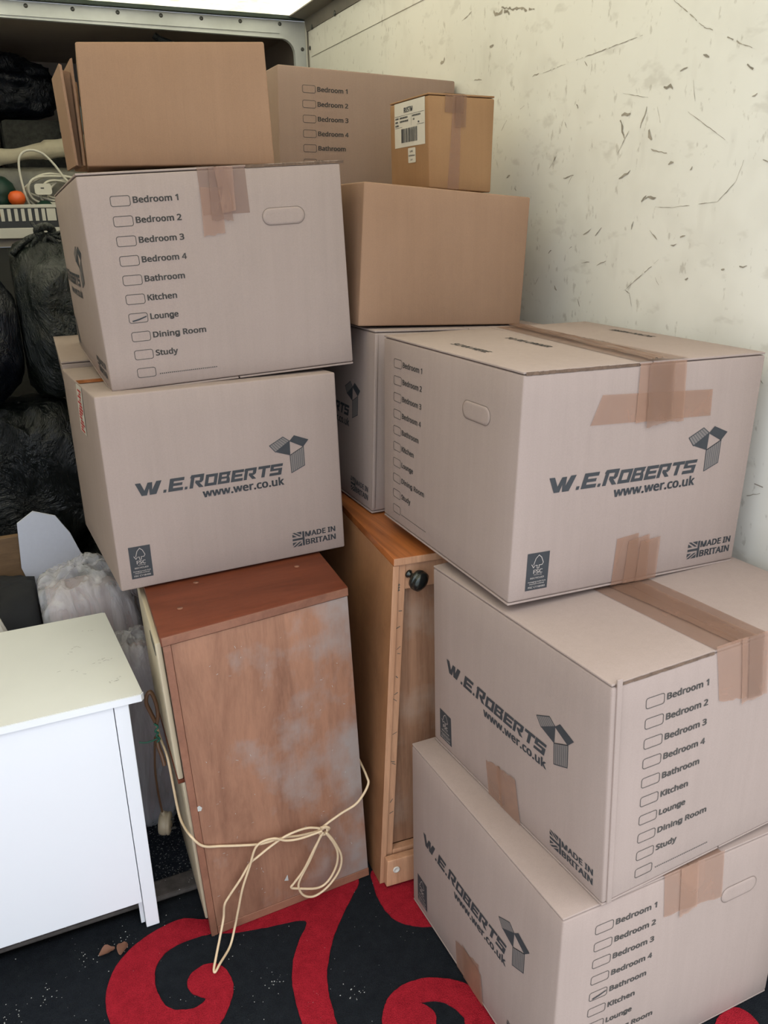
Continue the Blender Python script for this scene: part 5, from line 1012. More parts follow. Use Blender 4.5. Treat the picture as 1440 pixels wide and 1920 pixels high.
leaf('dry_leaf', -.010, 1.498, .034, .2, 'darker crumpled leaf on the rug between the red leaf and white dresser')

# ================================================================ CARTONS
G = 'printed removal cartons'
# --- right stack, bottom
t, hx = carton('R4', 'bottom removal carton of the right stack, its bathroom box ticked by pen', G, bulge={'front': .006, 'left': .006})
checklist(hx, 'front', t, tick=4, dx=.012)
logo(hx, 'left', t)
hand_hole(hx, 'front', t, .352, .440, .298, .330)
tape(hx, t, 'front', [(.215, .330), (.352, .318), (.345, .4195), (.208, .4195)], TAPE_PALE, 1, jag='bottom')
tape(hx, t, 'front', [(.250, .315), (.290, .322), (.285, .4195), (.244, .4195)], TAPE_PALE, 2, jag='bottom')
tape(hx, t, 'top', [(.208, .001), (.34, .001), (.33, .52), (.2, .52)], TAPE_PALE, 1)
tape(hx, t, 'left', [(.205, .001), (.300, .001), (.295, .092), (.203, .07)], TAPE_PALE, 1, jag='top')
tape(hx, t, 'left', [(.235, .001), (.312, .001), (.305, .078), (.232, .085)], TAPE_PALE, 2, jag='top')
# --- right stack, middle
t, hx = carton('R3', 'middle removal carton of the right stack, wide tape along its top, no box ticked', G, bulge={'front': .005, 'left': .008}, raw=(.006, .205))
checklist(hx, 'front', t, dx=.012)
logo(hx, 'left', t)
tape(hx, t, 'top', [(.208, .001), (.325, .001), (.30, .52), (.18, .52)], TAPE, 1, n=12)
tape(hx, t, 'top', [(.248, .001), (.300, .001), (.27, .52), (.20, .52)], TAPE, 2, n=12, wr=.002)
tape(hx, t, 'front', [(.221, .318), (.285, .305), (.275, .419), (.208, .419)], TAPE_PALE, 1, jag='bottom')
tape(hx, t, 'front', [(.272, .298), (.332, .300), (.325, .419), (.262, .419)], TAPE_PALE, 2, jag='bottom')
tape(hx, t, 'front', [(.285, .305), (.318, .302), (.311, .419), (.277, .419)], TAPE, 3, jag='bottom')
tape(hx, t, 'left', [(.205, .001), (.250, .001), (.248, .092), (.201, .078)], TAPE_PALE, 1, jag='top')
tape(hx, t, 'left', [(.245, .001), (.308, .001), (.298, .098), (.238, .090)], TAPE_PALE, 2, jag='top')
hx.body(x0=.008, x1=.018, y0=-.003, y1=.001, z0=.004, z1=.418, r=.0015, name='glued_seam', mat=CARD, parent=t)
# --- right stack, top, big one
t, hx = carton('R2', 'topmost removal carton of the right stack, lettering across its taped lid', G, bulge={'front': .003, 'left': .002}, raw=(.004, .228))
logo(hx, 'front', t, dx=.008)
checklist(hx, 'left', t, dx=-.003, solid_line=True)
hand_hole(hx, 'left', t, .338, .430, .297, .330)
W_, H_ = hx.a, hx.h
tape(hx, t, 'top', [(.228, .001), (.334, .001), (.339, .515), (.272, .515)], TAPE, 1, n=14, wr=.001)
tape(hx, t, 'top', [(.250, .001), (.290, .001), (.335, .515), (.300, .515)], TAPE, 3, n=14, wr=.003)
tape(hx, t, 'front', [(.229, H_ - .101), (.336, H_ - .109), (.328, H_ - .001), (.228, H_ - .001)], TAPE_PALE, 2, jag='bottom')
tape(hx, t, 'front', [(.252, H_ - .112), (.308, H_ - .106), (.300, H_ - .001), (.246, H_ - .001)], TAPE, 3, jag='bottom', wr=.003)
tape(hx, t, 'front', [(.136, .306), (.400, .300), (.397, .347), (.156, .356)], TAPE_PALE, 1)
tape(hx, t, 'front', [(.219, .001), (.279, .001), (.268, .097), (.220, .092)], TAPE_PALE, 1)
tape(hx, t, 'front', [(.245, .001), (.300, .001), (.293, .092), (.246, .084)], TAPE_PALE, 2)
tape(hx, t, 'front', [(.272, .001), (.320, .001), (.318, .084), (.273, .080)], TAPE_PALE, 3)
for flip in (False, True):
    for txt, ox, oy, wd_ in (('TO RE-ORDER', 0, .138, .150), ('SCAN HERE', .028, 0, .128)):
        P = Print().text(txt, ox, oy, width=wd_, cap=.0155, bold=.045)
        if not flip: P.xf(lambda x, y: (.055 + y, .362 - x))
        else: P.xf(lambda x, y: (.478 - y, .213 + x))
        P.put(hx, 'top', INK_SOFT, 'printed_reorder_text', t)
# --- behind it
t, hx = carton('R2b', 'shaded removal carton squeezed behind the topmost right carton, on the teak cabinet', G, bulge={'left': .004})
logo(hx, 'left', t)
hx.body(x0=-.001, x1=.007, y0=-.004, y1=.001, z0=.012, z1=.405, r=.002, name='glued_seam', mat=CARD, parent=t)
t, hx = carton('M1', 'plain brown carton tilted on the back of the right stack, no print', 'plain brown cartons', mat=CARD_BROWN, bulge={'front': .004}, top=False, bottom=False)
t, hx = carton('M2', 'rearmost removal carton high by the back corner, partly hidden by the parcel box', G, mat=CARD_MID, bulge={'front': .002, 'left': .002}, top=False, bottom=False)
checklist(hx, 'front', t, dx=.012)
t, hx = carton('T1', 'plain brown carton on top of the left stack, right of the folded flaps', 'plain brown cartons', mat=CARD_BROWN, bulge={'front': .003}, top=False, bottom=False)
# --- left stack
t, hx = carton('L1', 'removal carton of the left stack with its lounge box ticked', G, bulge={'front': .003, 'left': .012}, raw=(.32, .528))
checklist(hx, 'front', t, tick=6)
logo(hx, 'left', t)
hand_hole(hx, 'front', t)
H_ = hx.h
tape(hx, t, 'front', [(.225, H_ - .088), (.319, H_ - .088), (.318, H_ - .001), (.223, H_ - .001)], TAPE, 1)
tape(hx, t, 'front', [(.221, H_ - .128), (.264, H_ - .122), (.267, H_ - .040), (.224, H_ - .036)], TAPE_PALE, 2, jag='bottom')
tape(hx, t, 'front', [(.240, H_ - .098), (.283, H_ - .100), (.280, H_ - .001), (.245, H_ - .001)], TAPE, 3, jag='bottom', wr=.003)
tape(hx, t, 'front', [(.262, H_ - .086), (.290, H_ - .082), (.292, H_ - .001), (.256, H_ - .001)], TAPE_PALE, 4, wr=.003)
tape(hx, t, 'top', [(.223, .001), (.318, .001), (.318, .515), (.223, .515)], TAPE, 1)
t, hx = carton('L2', 'removal carton on the mahogany chest, printed name side facing the door', G, bulge={'front': .003, 'left': .004}, top=False, bottom=False)
logo(hx, 'front', t)
D_ = hx.d; H_ = hx.h
q_ = Print().rect(D_ - .25, H_ - .105, D_ - .165, H_ - .002, 2, 4)
lab_ = tag(q_.put(hx, 'left', WHITE_STICKER, 'paper_label', t, .0012), 'white label with red printing on the left side')
q_ = Print()
for i in range(14):
    q_.rect(D_ - .24 + rnd.uniform(0, .03), H_ - .012 - i * .0066 - .0040, D_ - .20 + rnd.uniform(.0, .028), H_ - .012 - i * .0066)
q_.put(hx, 'left', RED_INK, 'red_printing', lab_, .0018)
tape(hx, t, 'top', [(.001, .205), (.13, .205), (.13, .262), (.001, .262)], TAPE_OR, 1)
t, hx = carton('L2b', 'removal carton behind the one on the mahogany chest, edge and lid showing', G, bulge={'left': .003})
logo(hx, 'left', t)
t, hx = carton('L1b', 'plain brown carton behind the ticked lounge carton, only its corner showing', 'plain brown cartons', mat=CARD_BROWN, top=False, bottom=False)

# --- small used parcel box
t, hx = carton('S', 'small scuffed brown parcel box with white barcode label by the wall', 'parcel box', mat=CARD_OLD, bulge={'front': .003, 'left': .002}, bottom=False)
del t['group']
A_, D_, H_ = hx.a, hx.d, hx.h
lab_ = Print().rect(.030, H_ - .108, D_ - .016, H_ - .006, 3, 3).put(hx, 'left', WHITE_STICKER, 'address_label', t, .0008)
P = Print()
P.text('RUSTM', .085, H_ - .030, width=.046, cap=.011, bold=.03)
P.line([(.034, H_ - .036), (D_ - .02, H_ - .036)], .0008)
P.line([(.125, H_ - .036), (.125, H_ - .062)], .0008)
P.line([(.034, H_ - .062), (D_ - .02, H_ - .062)], .0008)
for i, (x, w_) in enumerate(((.036, .02), (.062, .045), (.13, .045), (.036, .018), (.062, .05), (.135, .008), (.16, .009), (.036, .02))):
    y = H_ - .043 - (i // 3) * .008
    for k in range(int(w_ / .004)):
        P.rect(x + k * .004, y, x + k * .004 + .0026, y + .004)
x = .070
rb = random.Random(5)
while x < .155:
    w_ = rb.choice((.0011, .0018, .0028))
    P.rect(x, H_ - .098, x + w_, H_ - .066)
    x += w_ + rb.choice((.0010, .0014, .0022))
P.put(hx, 'left', INK, 'label_printing', lab_, .0014)
lab_ = Print().poly(rrect(.105, H_ - .146, .145, H_ - .112, .003)).put(hx, 'left', WHITE_STICKER, 'small_sticker', t, .0008)
P = Print()
P.text('LIFE', .116, H_ - .122, width=.016, cap=.004, bold=.0)
P.text('Handle with care', .109, H_ - .131, width=.032, cap=.0034, bold=.02)
P.text('24/7', .118, H_ - .141, width=.012, cap=.0035, bold=.0)
P.put(hx, 'left', INK, 'sticker_printing', lab_, .0014)
tape(hx, t, 'front', [(.048, .001), (.080, .001), (.082, H_ - .002), (.062, H_ - .002)], TAPE_PALE, 1)
tape(hx, t, 'front', [(.040, H_ - .040), (.088, H_ - .042), (.090, H_ - .002), (.042, H_ - .002)], TAPE, 2)
tape(hx, t, 'front', [(.065, H_ - .072), (.093, H_ - .070), (.096, H_ - .002), (.068, H_ - .002)], TAPE, 3)
tape(hx, t, 'top', [(.042, .001), (.096, .001), (.096, D_ - .005), (.042, D_ - .005)], TAPE, 1)

# --- folded cardboard standing beside the top left carton
t = thing('folded_cardboard', 'flattened cardboard sheets standing at the left side of the top left carton', 'cardboard', (.185, 2.0, 1.60))
extrude_poly('cardboard_sheet', [(.188, 1.6095), (.193, 1.6095), (.186, 1.797), (.181, 1.800)], 'y', 1.985, 2.20, CARD_BROWN, t)
extrude_poly('cardboard_sheet', [(.1935, 1.6095), (.203, 1.6095), (.203, 1.790), (.187, 1.794)], 'y', 2.02, 2.026, CARD_BROWN, t)
extrude_poly('cardboard_sheet', [(.2035, 1.6095), (.208, 1.6095), (.2085, 1.812), (.204, 1.810)], 'y', 1.99, 2.20, CARD_BROWN, t)
extrude_poly('cardboard_sheet', [(.209, 1.6095), (.236, 1.6095), (.238, 1.80), (.209, 1.806)], 'y', 2.235, 2.24, CARD_BROWN, t)

# ================================================================ MAHOGANY CHEST
cc = DATA['chest']
hx = Hexa(cc, r=.002)
t = thing('chest_of_drawers', 'tall mahogany chest turned back outward, cream front to the left, flex tied round it', 'chest', hx.tri(.5, .5, 0))
A_, D_, H_ = hx.a, hx.d, hx.h
hx.body(x0=.012, x1=A_ - .001, y0=.006, z0=0, z1=H_ - .020, name='carcass', mat=TEAK_SIDE, parent=t)
hx.body(x0=.014, x1=A_ - .002, y0=0, y1=.0055, z0=.022, z1=H_ - .021, r=.001, name='back_panel', mat=WOOD_BACK, parent=t)
hx.body(x0=-.004, x1=A_, y0=-.002, z0=H_ - .0195, z1=H_, r=.0015, name='top_board', mat=WOOD_TOP, parent=t)
hx.body(x0=-.002, x1=A_ - .001, y0=-.0035, y1=-.0022, z0=H_ - .0185, z1=H_ - .001, r=.0004, name='edging', mat=WOOD_EDGE, parent=t)
hx.body(x0=-.001, x1=.0135, y0=-.0015, y1=.02, z0=0, z1=H_ - .020, r=.001, name='corner_post', mat=WOOD_EDGE, parent=t)
hx.body(x0=.0145, x1=A_ - .001, y0=-.001, y1=.0055, z0=0, z1=.0215, r=.001, name='bottom_rail', mat=WOOD_EDGE, parent=t)
zs = .412
d1 = hx.body(x0=-.013, x1=-.0015, y0=.022, y1=D_, z0=zs + .006, z1=H_ - .022, r=.003, name='door', mat=CREAM_DOOR, parent=t)
d2 = hx.body(x0=-.006, x1=.0115, y0=.024, y1=D_, z0=.030, z1=zs - .006, r=.003, name='door', mat=CREAM_DOOR, parent=t)
hx.body(x0=-.0145, x1=.0, y0=.0235, y1=D_ - .001, z0=zs - .005, z1=zs + .004, r=.0015, name='brown_rail', mat=WOOD_TOP, parent=t)
hx.body(x0=-.0142, x1=-.0128, y0=.045, y1=.110, z0=H_ - .060, z1=H_ - .036, r=.0003, name='finger_slot', mat=DARK_MARK, parent=d1)
# nail heads and chips
for x, y in ((.10, .205), (.05, .10), (.32, .17)):
    p = hx.point(x, y, H_)
    lathe('screw_plug', [(.006, 0), (.006, .0006)], p, (0, 0, 1), WOOD_EDGE, t, 12)
P = Print()
for i in range(60):
    x, z = rnd.uniform(.02, A_ - .02), rnd.uniform(.03, H_ - .05)
    l_ = rnd.uniform(.001, .006)
    a = rnd.uniform(-.5, .5) + (1.57 if rnd.random() < .6 else 0)
    P.line([(x, z), (x + l_ * math.cos(a), z + l_ * math.sin(a))], rnd.uniform(.0004, .0009))
tag(P.put(hx, 'front', DEBRIS, 'scratches', t, .0007), kind='stuff')

Print().poly([(.158, .345), (.168, .343), (.171, .350), (.166, .357), (.159, .355)]).xf(lambda x, y: (x - .160 + .012, y)).put(hx, 'front', DEBRIS, 'paper_scrap', t, .001)
Print().poly([(.178, .078), (.188, .074), (.187, .092)]).put(hx, 'front', DEBRIS, 'paper_scrap', t, .001)

# flex wound and knotted round the chest
f = thing('knotted_flex', 'cream electric flex tied in a knot across the chest back', 'cable', tuple(DATA['cable1'][-1]))
def lift(pts, dy=0.0): return [(p[0], p[1] + dy, max(p[2], .018)) for p in pts]
c1 = [tuple(p) for p in DATA['cable1']]
chy = 1.4325
def on_back(p, lay=0):   # keep the flex just proud of the back panel
    tt = min(max(p[2] / .772, 0), 1)
    fx = (p[0] - .2) / .39
    ybase = (1.444 + .017 * fx) * (1 - tt) + (1.418 + .051 * fx) * tt
    return (p[0], min(p[1], ybase - .0042 - .004 * lay), p[2])
tube('flex', [(.168, 1.66, .445), (.170, 1.62, .425)] + [tuple(p) for p in DATA['cableL']] + [on_back(p) for p in c1], .0028, CABLE, f)
cr_ = [on_back(p) for p in DATA['cableR']]
cr_[-3:] = [(.5895, 1.452, .277), (.594, 1.470, .290), (.594, 1.53, .31)]
tube('flex', cr_, .0028, CABLE, f)
tube('flex', [on_back(p, 1) if i < 10 or i > 17 else tuple(p) for i, p in enumerate(DATA['loopA'])], .0027, CABLE, f)
tube('flex', [on_back(p, 1 if i < 11 else 2) for i, p in enumerate(DATA['loopB'])], .0027, CABLE, f)
kx, ky, kz = on_back(DATA['cable1'][-1], 1)
for i in range(5):
    a0 = i * .8
    ring = [(kx + .005 + (.013 - .0015 * i) * math.cos(a + a0), ky - .003 - .0025 * math.sin(2 * a + i), kz + .0 + (.008 + .002 * (i % 2)) * math.sin(a + a0)) for a in [j * 6.283 / 9 for j in range(10)]]
    tube('knot', ring, .0027, CABLE, f, k=4)
# brown flex with green ties and the plug hanging left of the chest
f = thing('appliance_lead', 'brown coiled lead with green ties and a round cream plug beside the cream doors', 'cable', (.15, 1.6, .30))
lp = [(.163, 1.62, .470), (.156, 1.62, .495), (.150, 1.62, .520), (.154, 1.62, .540), (.162, 1.62, .543), (.168, 1.62, .525), (.171, 1.62, .500), (.170, 1.62, .480), (.165, 1.62, .462)]
tube('brown_loop', lp, .0042, CABLE_BROWN, f)
tube('brown_loop', [(x + .002, y + .012, z - .004) for x, y, z in lp], .0035, CABLE_BROWN, f)
tube('brown_tail', [(.163, 1.62, .435), (.162, 1.61, .415), (.166, 1.60, .395), (.168, 1.59, .375)], .0048, CABLE_BROWN, f)
tube('green_tie', [(.160, 1.616, .468), (.167, 1.614, .460), (.160, 1.612, .452), (.166, 1.612, .446), (.161, 1.612, .440), (.167, 1.61, .432), (.161, 1.61, .425)], .0022, GREEN_WIRE, f)
tube('green_tie', [(.124, 1.615, .433), (.135, 1.612, .430), (.150, 1.61, .431), (.163, 1.607, .436)], .0018, GREEN_WIRE, f)
tube('plug_lead', [(.159, 1.622, .43), (.154, 1.66, .33), (.157, 1.70, .23), (.163, 1.72, .15)], .0026, CABLE_BROWN, f)
tube('strain_relief', [(.163, 1.72, .158), (.165, 1.721, .138)], .0045, PLUG_MAT, f, smooth=False)
lathe('plug_body', [(.018, 0), (.026, .002), (.028, .008), (.028, .016), (.0265, .018), (.0265, .020), (.028, .022), (.027, .026), (.020, .028)], (.153, 1.728, .120), (.93, -.36, -.05), PLUG_MAT, f, 20)
for dy, dz in ((0, .01), (-.011, -.008), (.011, -.008)):
    box('plug_pin', .177, .188, 1.720 + dy - .002, 1.720 + dy + .002, .118 + dz - .003, .118 + dz + .003, RIVET, f, .0005)

# ================================================================ TEAK CABINET ON END
hx = Hexa(DATA['ward'], r=.0015)
t = thing('teak_cabinet', 'narrow tall teak cabinet stood on end between the chest and the right stack', 'cabinet', hx.tri(.5, .5, 0))
A_, D_, H_ = hx.a, hx.d, hx.h
hx.body(x0=0, x1=.012, y0=0, z1=H_ - .0165, r=.001, name='side_panel', mat=TEAK_SIDE, parent=t)
hx.body(x0=A_ - .012, x1=A_, y0=0, z1=H_ - .0165, r=.001, name='side_panel', mat=TEAK_SIDE, parent=t)
hx.body(x0=0, x1=A_, y0=-.001, z0=H_ - .016, z1=H_, r=.001, name='top_board', mat=TEAK, parent=t)
hx.body(x0=.001, x1=A_ - .001, y0=-.003, y1=-.0012, z0=H_ - .0155, z1=H_ - .0005, r=.0004, name='edging', mat=PINE, parent=t)
hx.body(x0=.0125, x1=.030, y0=.004, y1=.030, z0=.001, z1=H_ - .0165, r=.001, name='batten', mat=PINE, parent=t)
hx.body(x0=-.0005, x1=.0125, y0=-.0015, y1=-.0002, z0=.001, z1=H_ - .017, r=.0003, name='edging', mat=PINE, parent=t)
hx.body(x0=.0305, x1=A_ - .0125, y0=.006, y1=.030, z0=H_ - .075, z1=H_ - .0165, r=.001, name='top_rail', mat=PINE, parent=t)
hx.body(x0=.0305, x1=A_ - .0125, y0=.024, y1=.032, z0=.085, z1=H_ - .0755, r=.001, name='inset_panel', mat=ROUGH_PLY, parent=t)
hx.body(x0=.0125, x1=A_ - .0125, y0=.033, y1=D_ - .01, z0=.001, z1=H_ - .017, r=.001, name='carcass', mat=TEAK_SIDE, parent=t)
kb_ = hx.body(x0=.008, x1=A_ - .008, y0=-.022, y1=-.002, z0=.006, z1=.078, r=.002, name='kick_board', mat=PINE, parent=t)
hx.body(x0=.0305, x1=A_ - .0125, y0=.004, y1=.0235, z0=.001, z1=.084, r=.001, name='bottom_rail', mat=PINE, parent=t)
P = Print()
for z in (.70, .66, .61, .60, .545, .50, .49, .40, .33, .325, .22, .19):
    P.line([(.014 + rnd.uniform(0, .006), z), (.020 + rnd.uniform(0, .008), z + rnd.uniform(-.008, .010))], rnd.uniform(.0008, .002))
for i in range(3):
    P.poly([(.013, .745 + i * .006), (.019, .747 + i * .006), (.016, .752 + i * .006)])
P.v = [(x, z) for x, z in P.v]
vv = [hx.pt('front', x, z, -.0035) for x, z in P.v]
tag(pydata('knocks', vv, P.f, DARK_MARK, t), kind='stuff')
p = hx.point(.030, -.0222, .050)
lathe('screw_cup', [(.0085, 0), (.0085, .002), (.006, .0028), (.0045, .001)], p, (-.087, -1, 0), WHITE_STICKER, kb_, 16)
p = hx.point(.036, .006, H_ - .040)
k_ = lathe('knob', [(.0085, 0), (.009, .004), (.006, .007), (.006, .012), (.012, .016), (.020, .020), (.0225, .026), (.0225, .029), (.0205, .031), (.0225, .033), (.021, .040), (.012, .045), (.004, .046)],
      p, (.42, -.9, -.30), KNOB_MAT, t, 28)
tag(k_, 'dark bronze round knob')
P = Print()
for i in range(70):
    x, z = rnd.gauss(.30, .12), rnd.gauss(.45, .16)
    if not (.02 < x < D_ - .02 and .05 < z < H_ - .05): continue
    l_ = rnd.uniform(.002, .012)
    P.line([(D_ - x * .5, z), (D_ - x * .5 + rnd.uniform(-.003, .003), z + l_)], rnd.uniform(.0004, .0009))
tag(P.put(hx, 'left', PINE, 'scratches', t, .0007), kind='stuff')

# ================================================================ WHITE DRESSER
yf = 1.53
t = thing('white_dresser', 'low white dresser with a creamy scuffed top and square legs at the left', 'dresser', (-.25, 1.74, 0))
dxl = -.70
extrude_poly('top_board', [(dxl, yf - .004), (.132, yf - .004), (.137, yf + .004), (.112, 1.938), (.106, 1.942), (dxl, 1.942)], 'z', .588, .602, CREAM_PAINT, t)
extrude_poly('top_edging', [(dxl, yf - .0075), (.133, yf - .0075), (.139, yf + .002), (.1375, yf + .003), (.1325, yf - .0045), (dxl, yf - .0045)], 'z', .5865, .6015, WHITE_PAINT, t)
box('panel', dxl + .03, .0775, yf + .001, yf + .016, .085, .5855, WHITE_PAINT, t, .001)
box('panel', dxl + .03, .0775, 1.905, 1.92, .085, .5855, WHITE_PAINT, t, .001)
box('side_panel', .088, .100, yf + .028, 1.905, .085, .5855, WHITE_PAINT, t, .001)
box('side_panel', dxl + .01, dxl + .025, yf + .028, 1.905, .085, .5855, WHITE_PAINT, t, .001)
box('leg', .0790, .1075, yf - .001, yf + .027, .014, .5855, WHITE_PAINT, t, .0015)
box('corner_block', .0700, .0785, yf + .0165, yf + .030, .014, .5855, WHITE_PAINT, t, .001)
box('leg', .079, .1075, 1.906, 1.934, .001, .5855, WHITE_PAINT, t, .0015)
box('leg', dxl + .002, dxl + .029, yf - .001, yf + .027, .014, .5855, WHITE_PAINT, t, .0015)
box('leg', dxl + .002, dxl + .029, 1.906, 1.934, .001, .5855, WHITE_PAINT, t, .0015)
box('bottom_board', dxl + .03, .0775, yf + .018, 1.904, .09, .102, WHITE_PAINT, t, .001)
vs_, fs_ = [], []
for (cx, cy, n_, sp) in ((.075, 1.70, 9, .014), (.085, 1.60, 8, .010), (.03, 1.78, 7, .018), (.0, 1.68, 4, .02), (.06, 1.86, 3, .01)):
    for i in range(n_):
        x, y = cx + rnd.gauss(0, sp), cy + rnd.gauss(0, sp * .6)
        l_, a = rnd.uniform(.002, .008), rnd.uniform(-.6, .6)
        b = len(vs_)
        dx_, dy_ = l_ * math.cos(a), l_ * math.sin(a)
        vs_ += [(x, y, .6026), (x + dx_, y + dy_, .6026), (x + dx_, y + dy_ + .0009, .6026), (x, y + .0005, .6026)]
        fs_.append((b, b + 1, b + 2, b + 3))
tag(pydata('scuff_marks', vs_, fs_, DARK_MARK, t), kind='stuff')

# ================================================================ LEFT BACKGROUND: sacks and wrapped things
def sack(label, cen, rad, mat, seed, **kw):
    o = lump('bin_bag', cen, rad, mat, None, seed, **kw)
    tag(o, label, 'bag', 'black bin bags piled at the left')
    return o
# tied sack with its knot
t = thing('bin_bag', 'greenish black bin bag with a tied neck, in front of the over-cab shelf', 'bag', (.13, 2.95, .92), 'black bin bags piled at the left')
lump('sack_body', (.20, 2.98, 1.20), (.19, .22, .26), BAG_GREEN, t, 4, amp=.14, fold=.05, sq=2.3, box_lim=((.045, .42), (2.76, 3.3), (.955, 1.462)))
tube('knot', [(.150, 2.90, 1.44), (.135, 2.88, 1.475), (.165, 2.875, 1.485), (.178, 2.89, 1.465), (.150, 2.885, 1.448), (.140, 2.87, 1.47)], .013, BAG_GREEN, t, k=5)
for i, (dx_, dz_) in enumerate(((-.10, -.055), (-.06, -.075), (0, -.085), (.055, -.075), (.10, -.05), (.075, .012), (-.03, .035))):
    s0 = Vector((.152, 2.885, 1.462))
    tube('gathered_pleat', [s0, s0 + Vector((dx_ * .5, -.012, dz_ * .25)), s0 + Vector((dx_, -.004, dz_))], .010 - .0008 * i, BAG_GREEN, t, k=5)
sack('dark navy bin bag at the left edge of the photo beside the tied sack', (-.16, 2.92, 1.17), (.20, .22, .22), BAG_NAVY, 9, amp=.1, box_lim=((-.40, .040), (2.66, 3.2), (.955, 1.42)))
sack('large shiny black bin bag below the tied sack', (-.02, 2.92, .685), (.26, .22, .27), BAG, 2, amp=.14, fold=.08, freq=2.8, sq=2.2, box_lim=((-.28, .28), (2.765, 3.25), (.425, .95)))
sack('black bin bag at floor level underneath the large shiny one', (-.0, 2.95, .21), (.27, .24, .22), BAG, 6, amp=.1, box_lim=((-.28, .30), (2.715, 3.3), (.003, .42)))
sack('black bin bag at floor level at the far left', (-.59, 2.80, .40), (.30, .30, .40), BAG, 13, amp=.1, box_lim=((-.93, -.295), (2.4, 3.3), (.003, .78)))
sack('tall dark bin bag at the far left wall', (-.66, 2.85, 1.09), (.25, .28, .31), BAG_NAVY, 14, amp=.1, box_lim=((-.93, -.41), (2.4, 3.3), (.785, 1.42)))
sack('black bin bag on the floor behind the cupboard and cartons', (.56, 3.0, .35), (.22, .26, .345), BAG, 17, amp=.08, box_lim=((.32, .735), (2.72, 3.4), (.003, .75)))
# shelf load above the cab
t = lump('bin_bag', (.10, 4.22, 2.02), (.235, .20, .135), BAG_NAVY, None, 21, amp=.18, fold=.09, freq=2.6, sq=2.2, zmin=1.912)
tag(t, 'navy black bin bag lying on the charcoal carpet above the cab', 'bag')
t = thing('bin_bag', 'bin bag whose pointed tip peeks above the plain top left carton', 'bag', (.80, 3.94, 1.442))
lump('sack_body', (.82, 3.94, 1.74), (.22, .2, .34), BAG_GREEN, t, 22, amp=.12, fold=.06, box_lim=((.56, 1.2), (3.68, 4.4), (1.442, 2.10)))
tube('twisted_tip', [(.86, 3.82, 2.06), (.83, 3.77, 2.115), (.79, 3.75, 2.15), (.735, 3.75, 2.168), (.712, 3.75, 2.183)], .013, BAG_GREEN, t, k=5)
o = box('carpet_offcut', .11, .44, 4.02, 4.4, 1.442, 1.895, GREYCLOTH, bev=.02)
tag(o, 'charcoal carpet offcut folded in a thick stack above the cab', 'carpet')
o = lump('dark_bundle', (-.06, 4.26, 1.67), (.150, .2, .225), FABRIC_BK, None, 31, amp=.05, fold=.02, sq=5, zmin=1.442)
tag(o, 'dark navy cloth bundle left of the charcoal carpet offcut', 'bundle')
o = box('storage_tin', .335, .50, 3.955, 4.015, 1.842, 1.945, TEAL, bev=.008)
tag(o, 'grey teal tin leaning beside the charcoal carpet, behind the flattened cardboard', 'tin')
o.location.z -= 0
# dust sheet: a draped roll over cloudy plastic
vs_, fs_ = [], []
nx, ns = 60, 18
for i in range(nx + 1):
    x = -.30 + .78 * i / nx
    zc = 1.735 + .05 * max(0, (x - .02)) / .33 + .006 * noise.noise(Vector((x * 12, 3, 0)))
    rr = .030 + .010 * noise.noise(Vector((x * 9, 0, 0))) + (.006 if x > .25 else 0)
    for j in range(ns):
        a = 2 * math.pi * j / ns
        rf = rr * (1 + .12 * noise.noise(Vector((x * 16, math.cos(a) * 1.5, math.sin(a) * 1.5))))
        vs_.append((x, 3.90 + math.cos(a) * rf * .9, zc + math.sin(a) * rf))
for i in range(nx):
    for j in range(ns):
        a, b = i * ns + j, i * ns + (j + 1) % ns
        fs_.append((a, b, b + ns, a + ns))
fs_.append(tuple(range(ns))); fs_.append(tuple(range(nx * ns, (nx + 1) * ns))[::-1])
tag(pydata('dust_sheet', vs_, fs_, SHEET, None, True), 'cream cloth sheet rolled along the shelf above the cloudy plastic', 'sheet')
o = lump('plastic_bundle', (.09, 3.94, 1.570), (.37, .055, .135), CLOUDY, None, 41, amp=.04, fold=.015, sq=5, zmin=1.442)
tag(o, 'cloudy grey plastic bundle under the cream sheet above the cab', 'bundle')
# crate
t = thing('plastic_crate', 'low white crate with a slotted rim on the shelf edge above the cab', 'crate', (.05, 3.75, 1.442))
x0, x1, y0, y1 = -.33, .34, 3.66, 3.88
box('bottom', x0 + .004, x1 - .004, y0 + .004, y1 - .004, 1.4425, 1.448, CRATE, t, .001)
for n_, (a, b, c, d) in (('front_wall', (x0, x1, y0, y0 + .004)), ('back_wall', (x0, x1, y1 - .004, y1)), ('end_wall', (x0, x0 + .004, y0 + .005, y1 - .005)), ('end_wall', (x1 - .004, x1, y0 + .005, y1 - .005))):
    box(n_, a, b, c, d, 1.4425, 1.555, CRATE_DARK if n_ == 'front_wall' else CRATE, t, .001)
box('rim', x0 - .002, x1 + .002, y0 - .006, y0 + .006, 1.549, 1.562, CRATE, t, .002)
for i in range(22):
    x = x0 + .012 + i * .0245
    if x > .20: break
    bb = box('rim_rib', x, x + .013, y0 - .004, y0 - .0005, 1.502, 1.547, CRATE, t, .001)
for x in (.215, .255, .295):
    box('rim_rib', x, x + .033, y0 - .004, y0 - .0005, 1.502, 1.547, CRATE, t, .001)
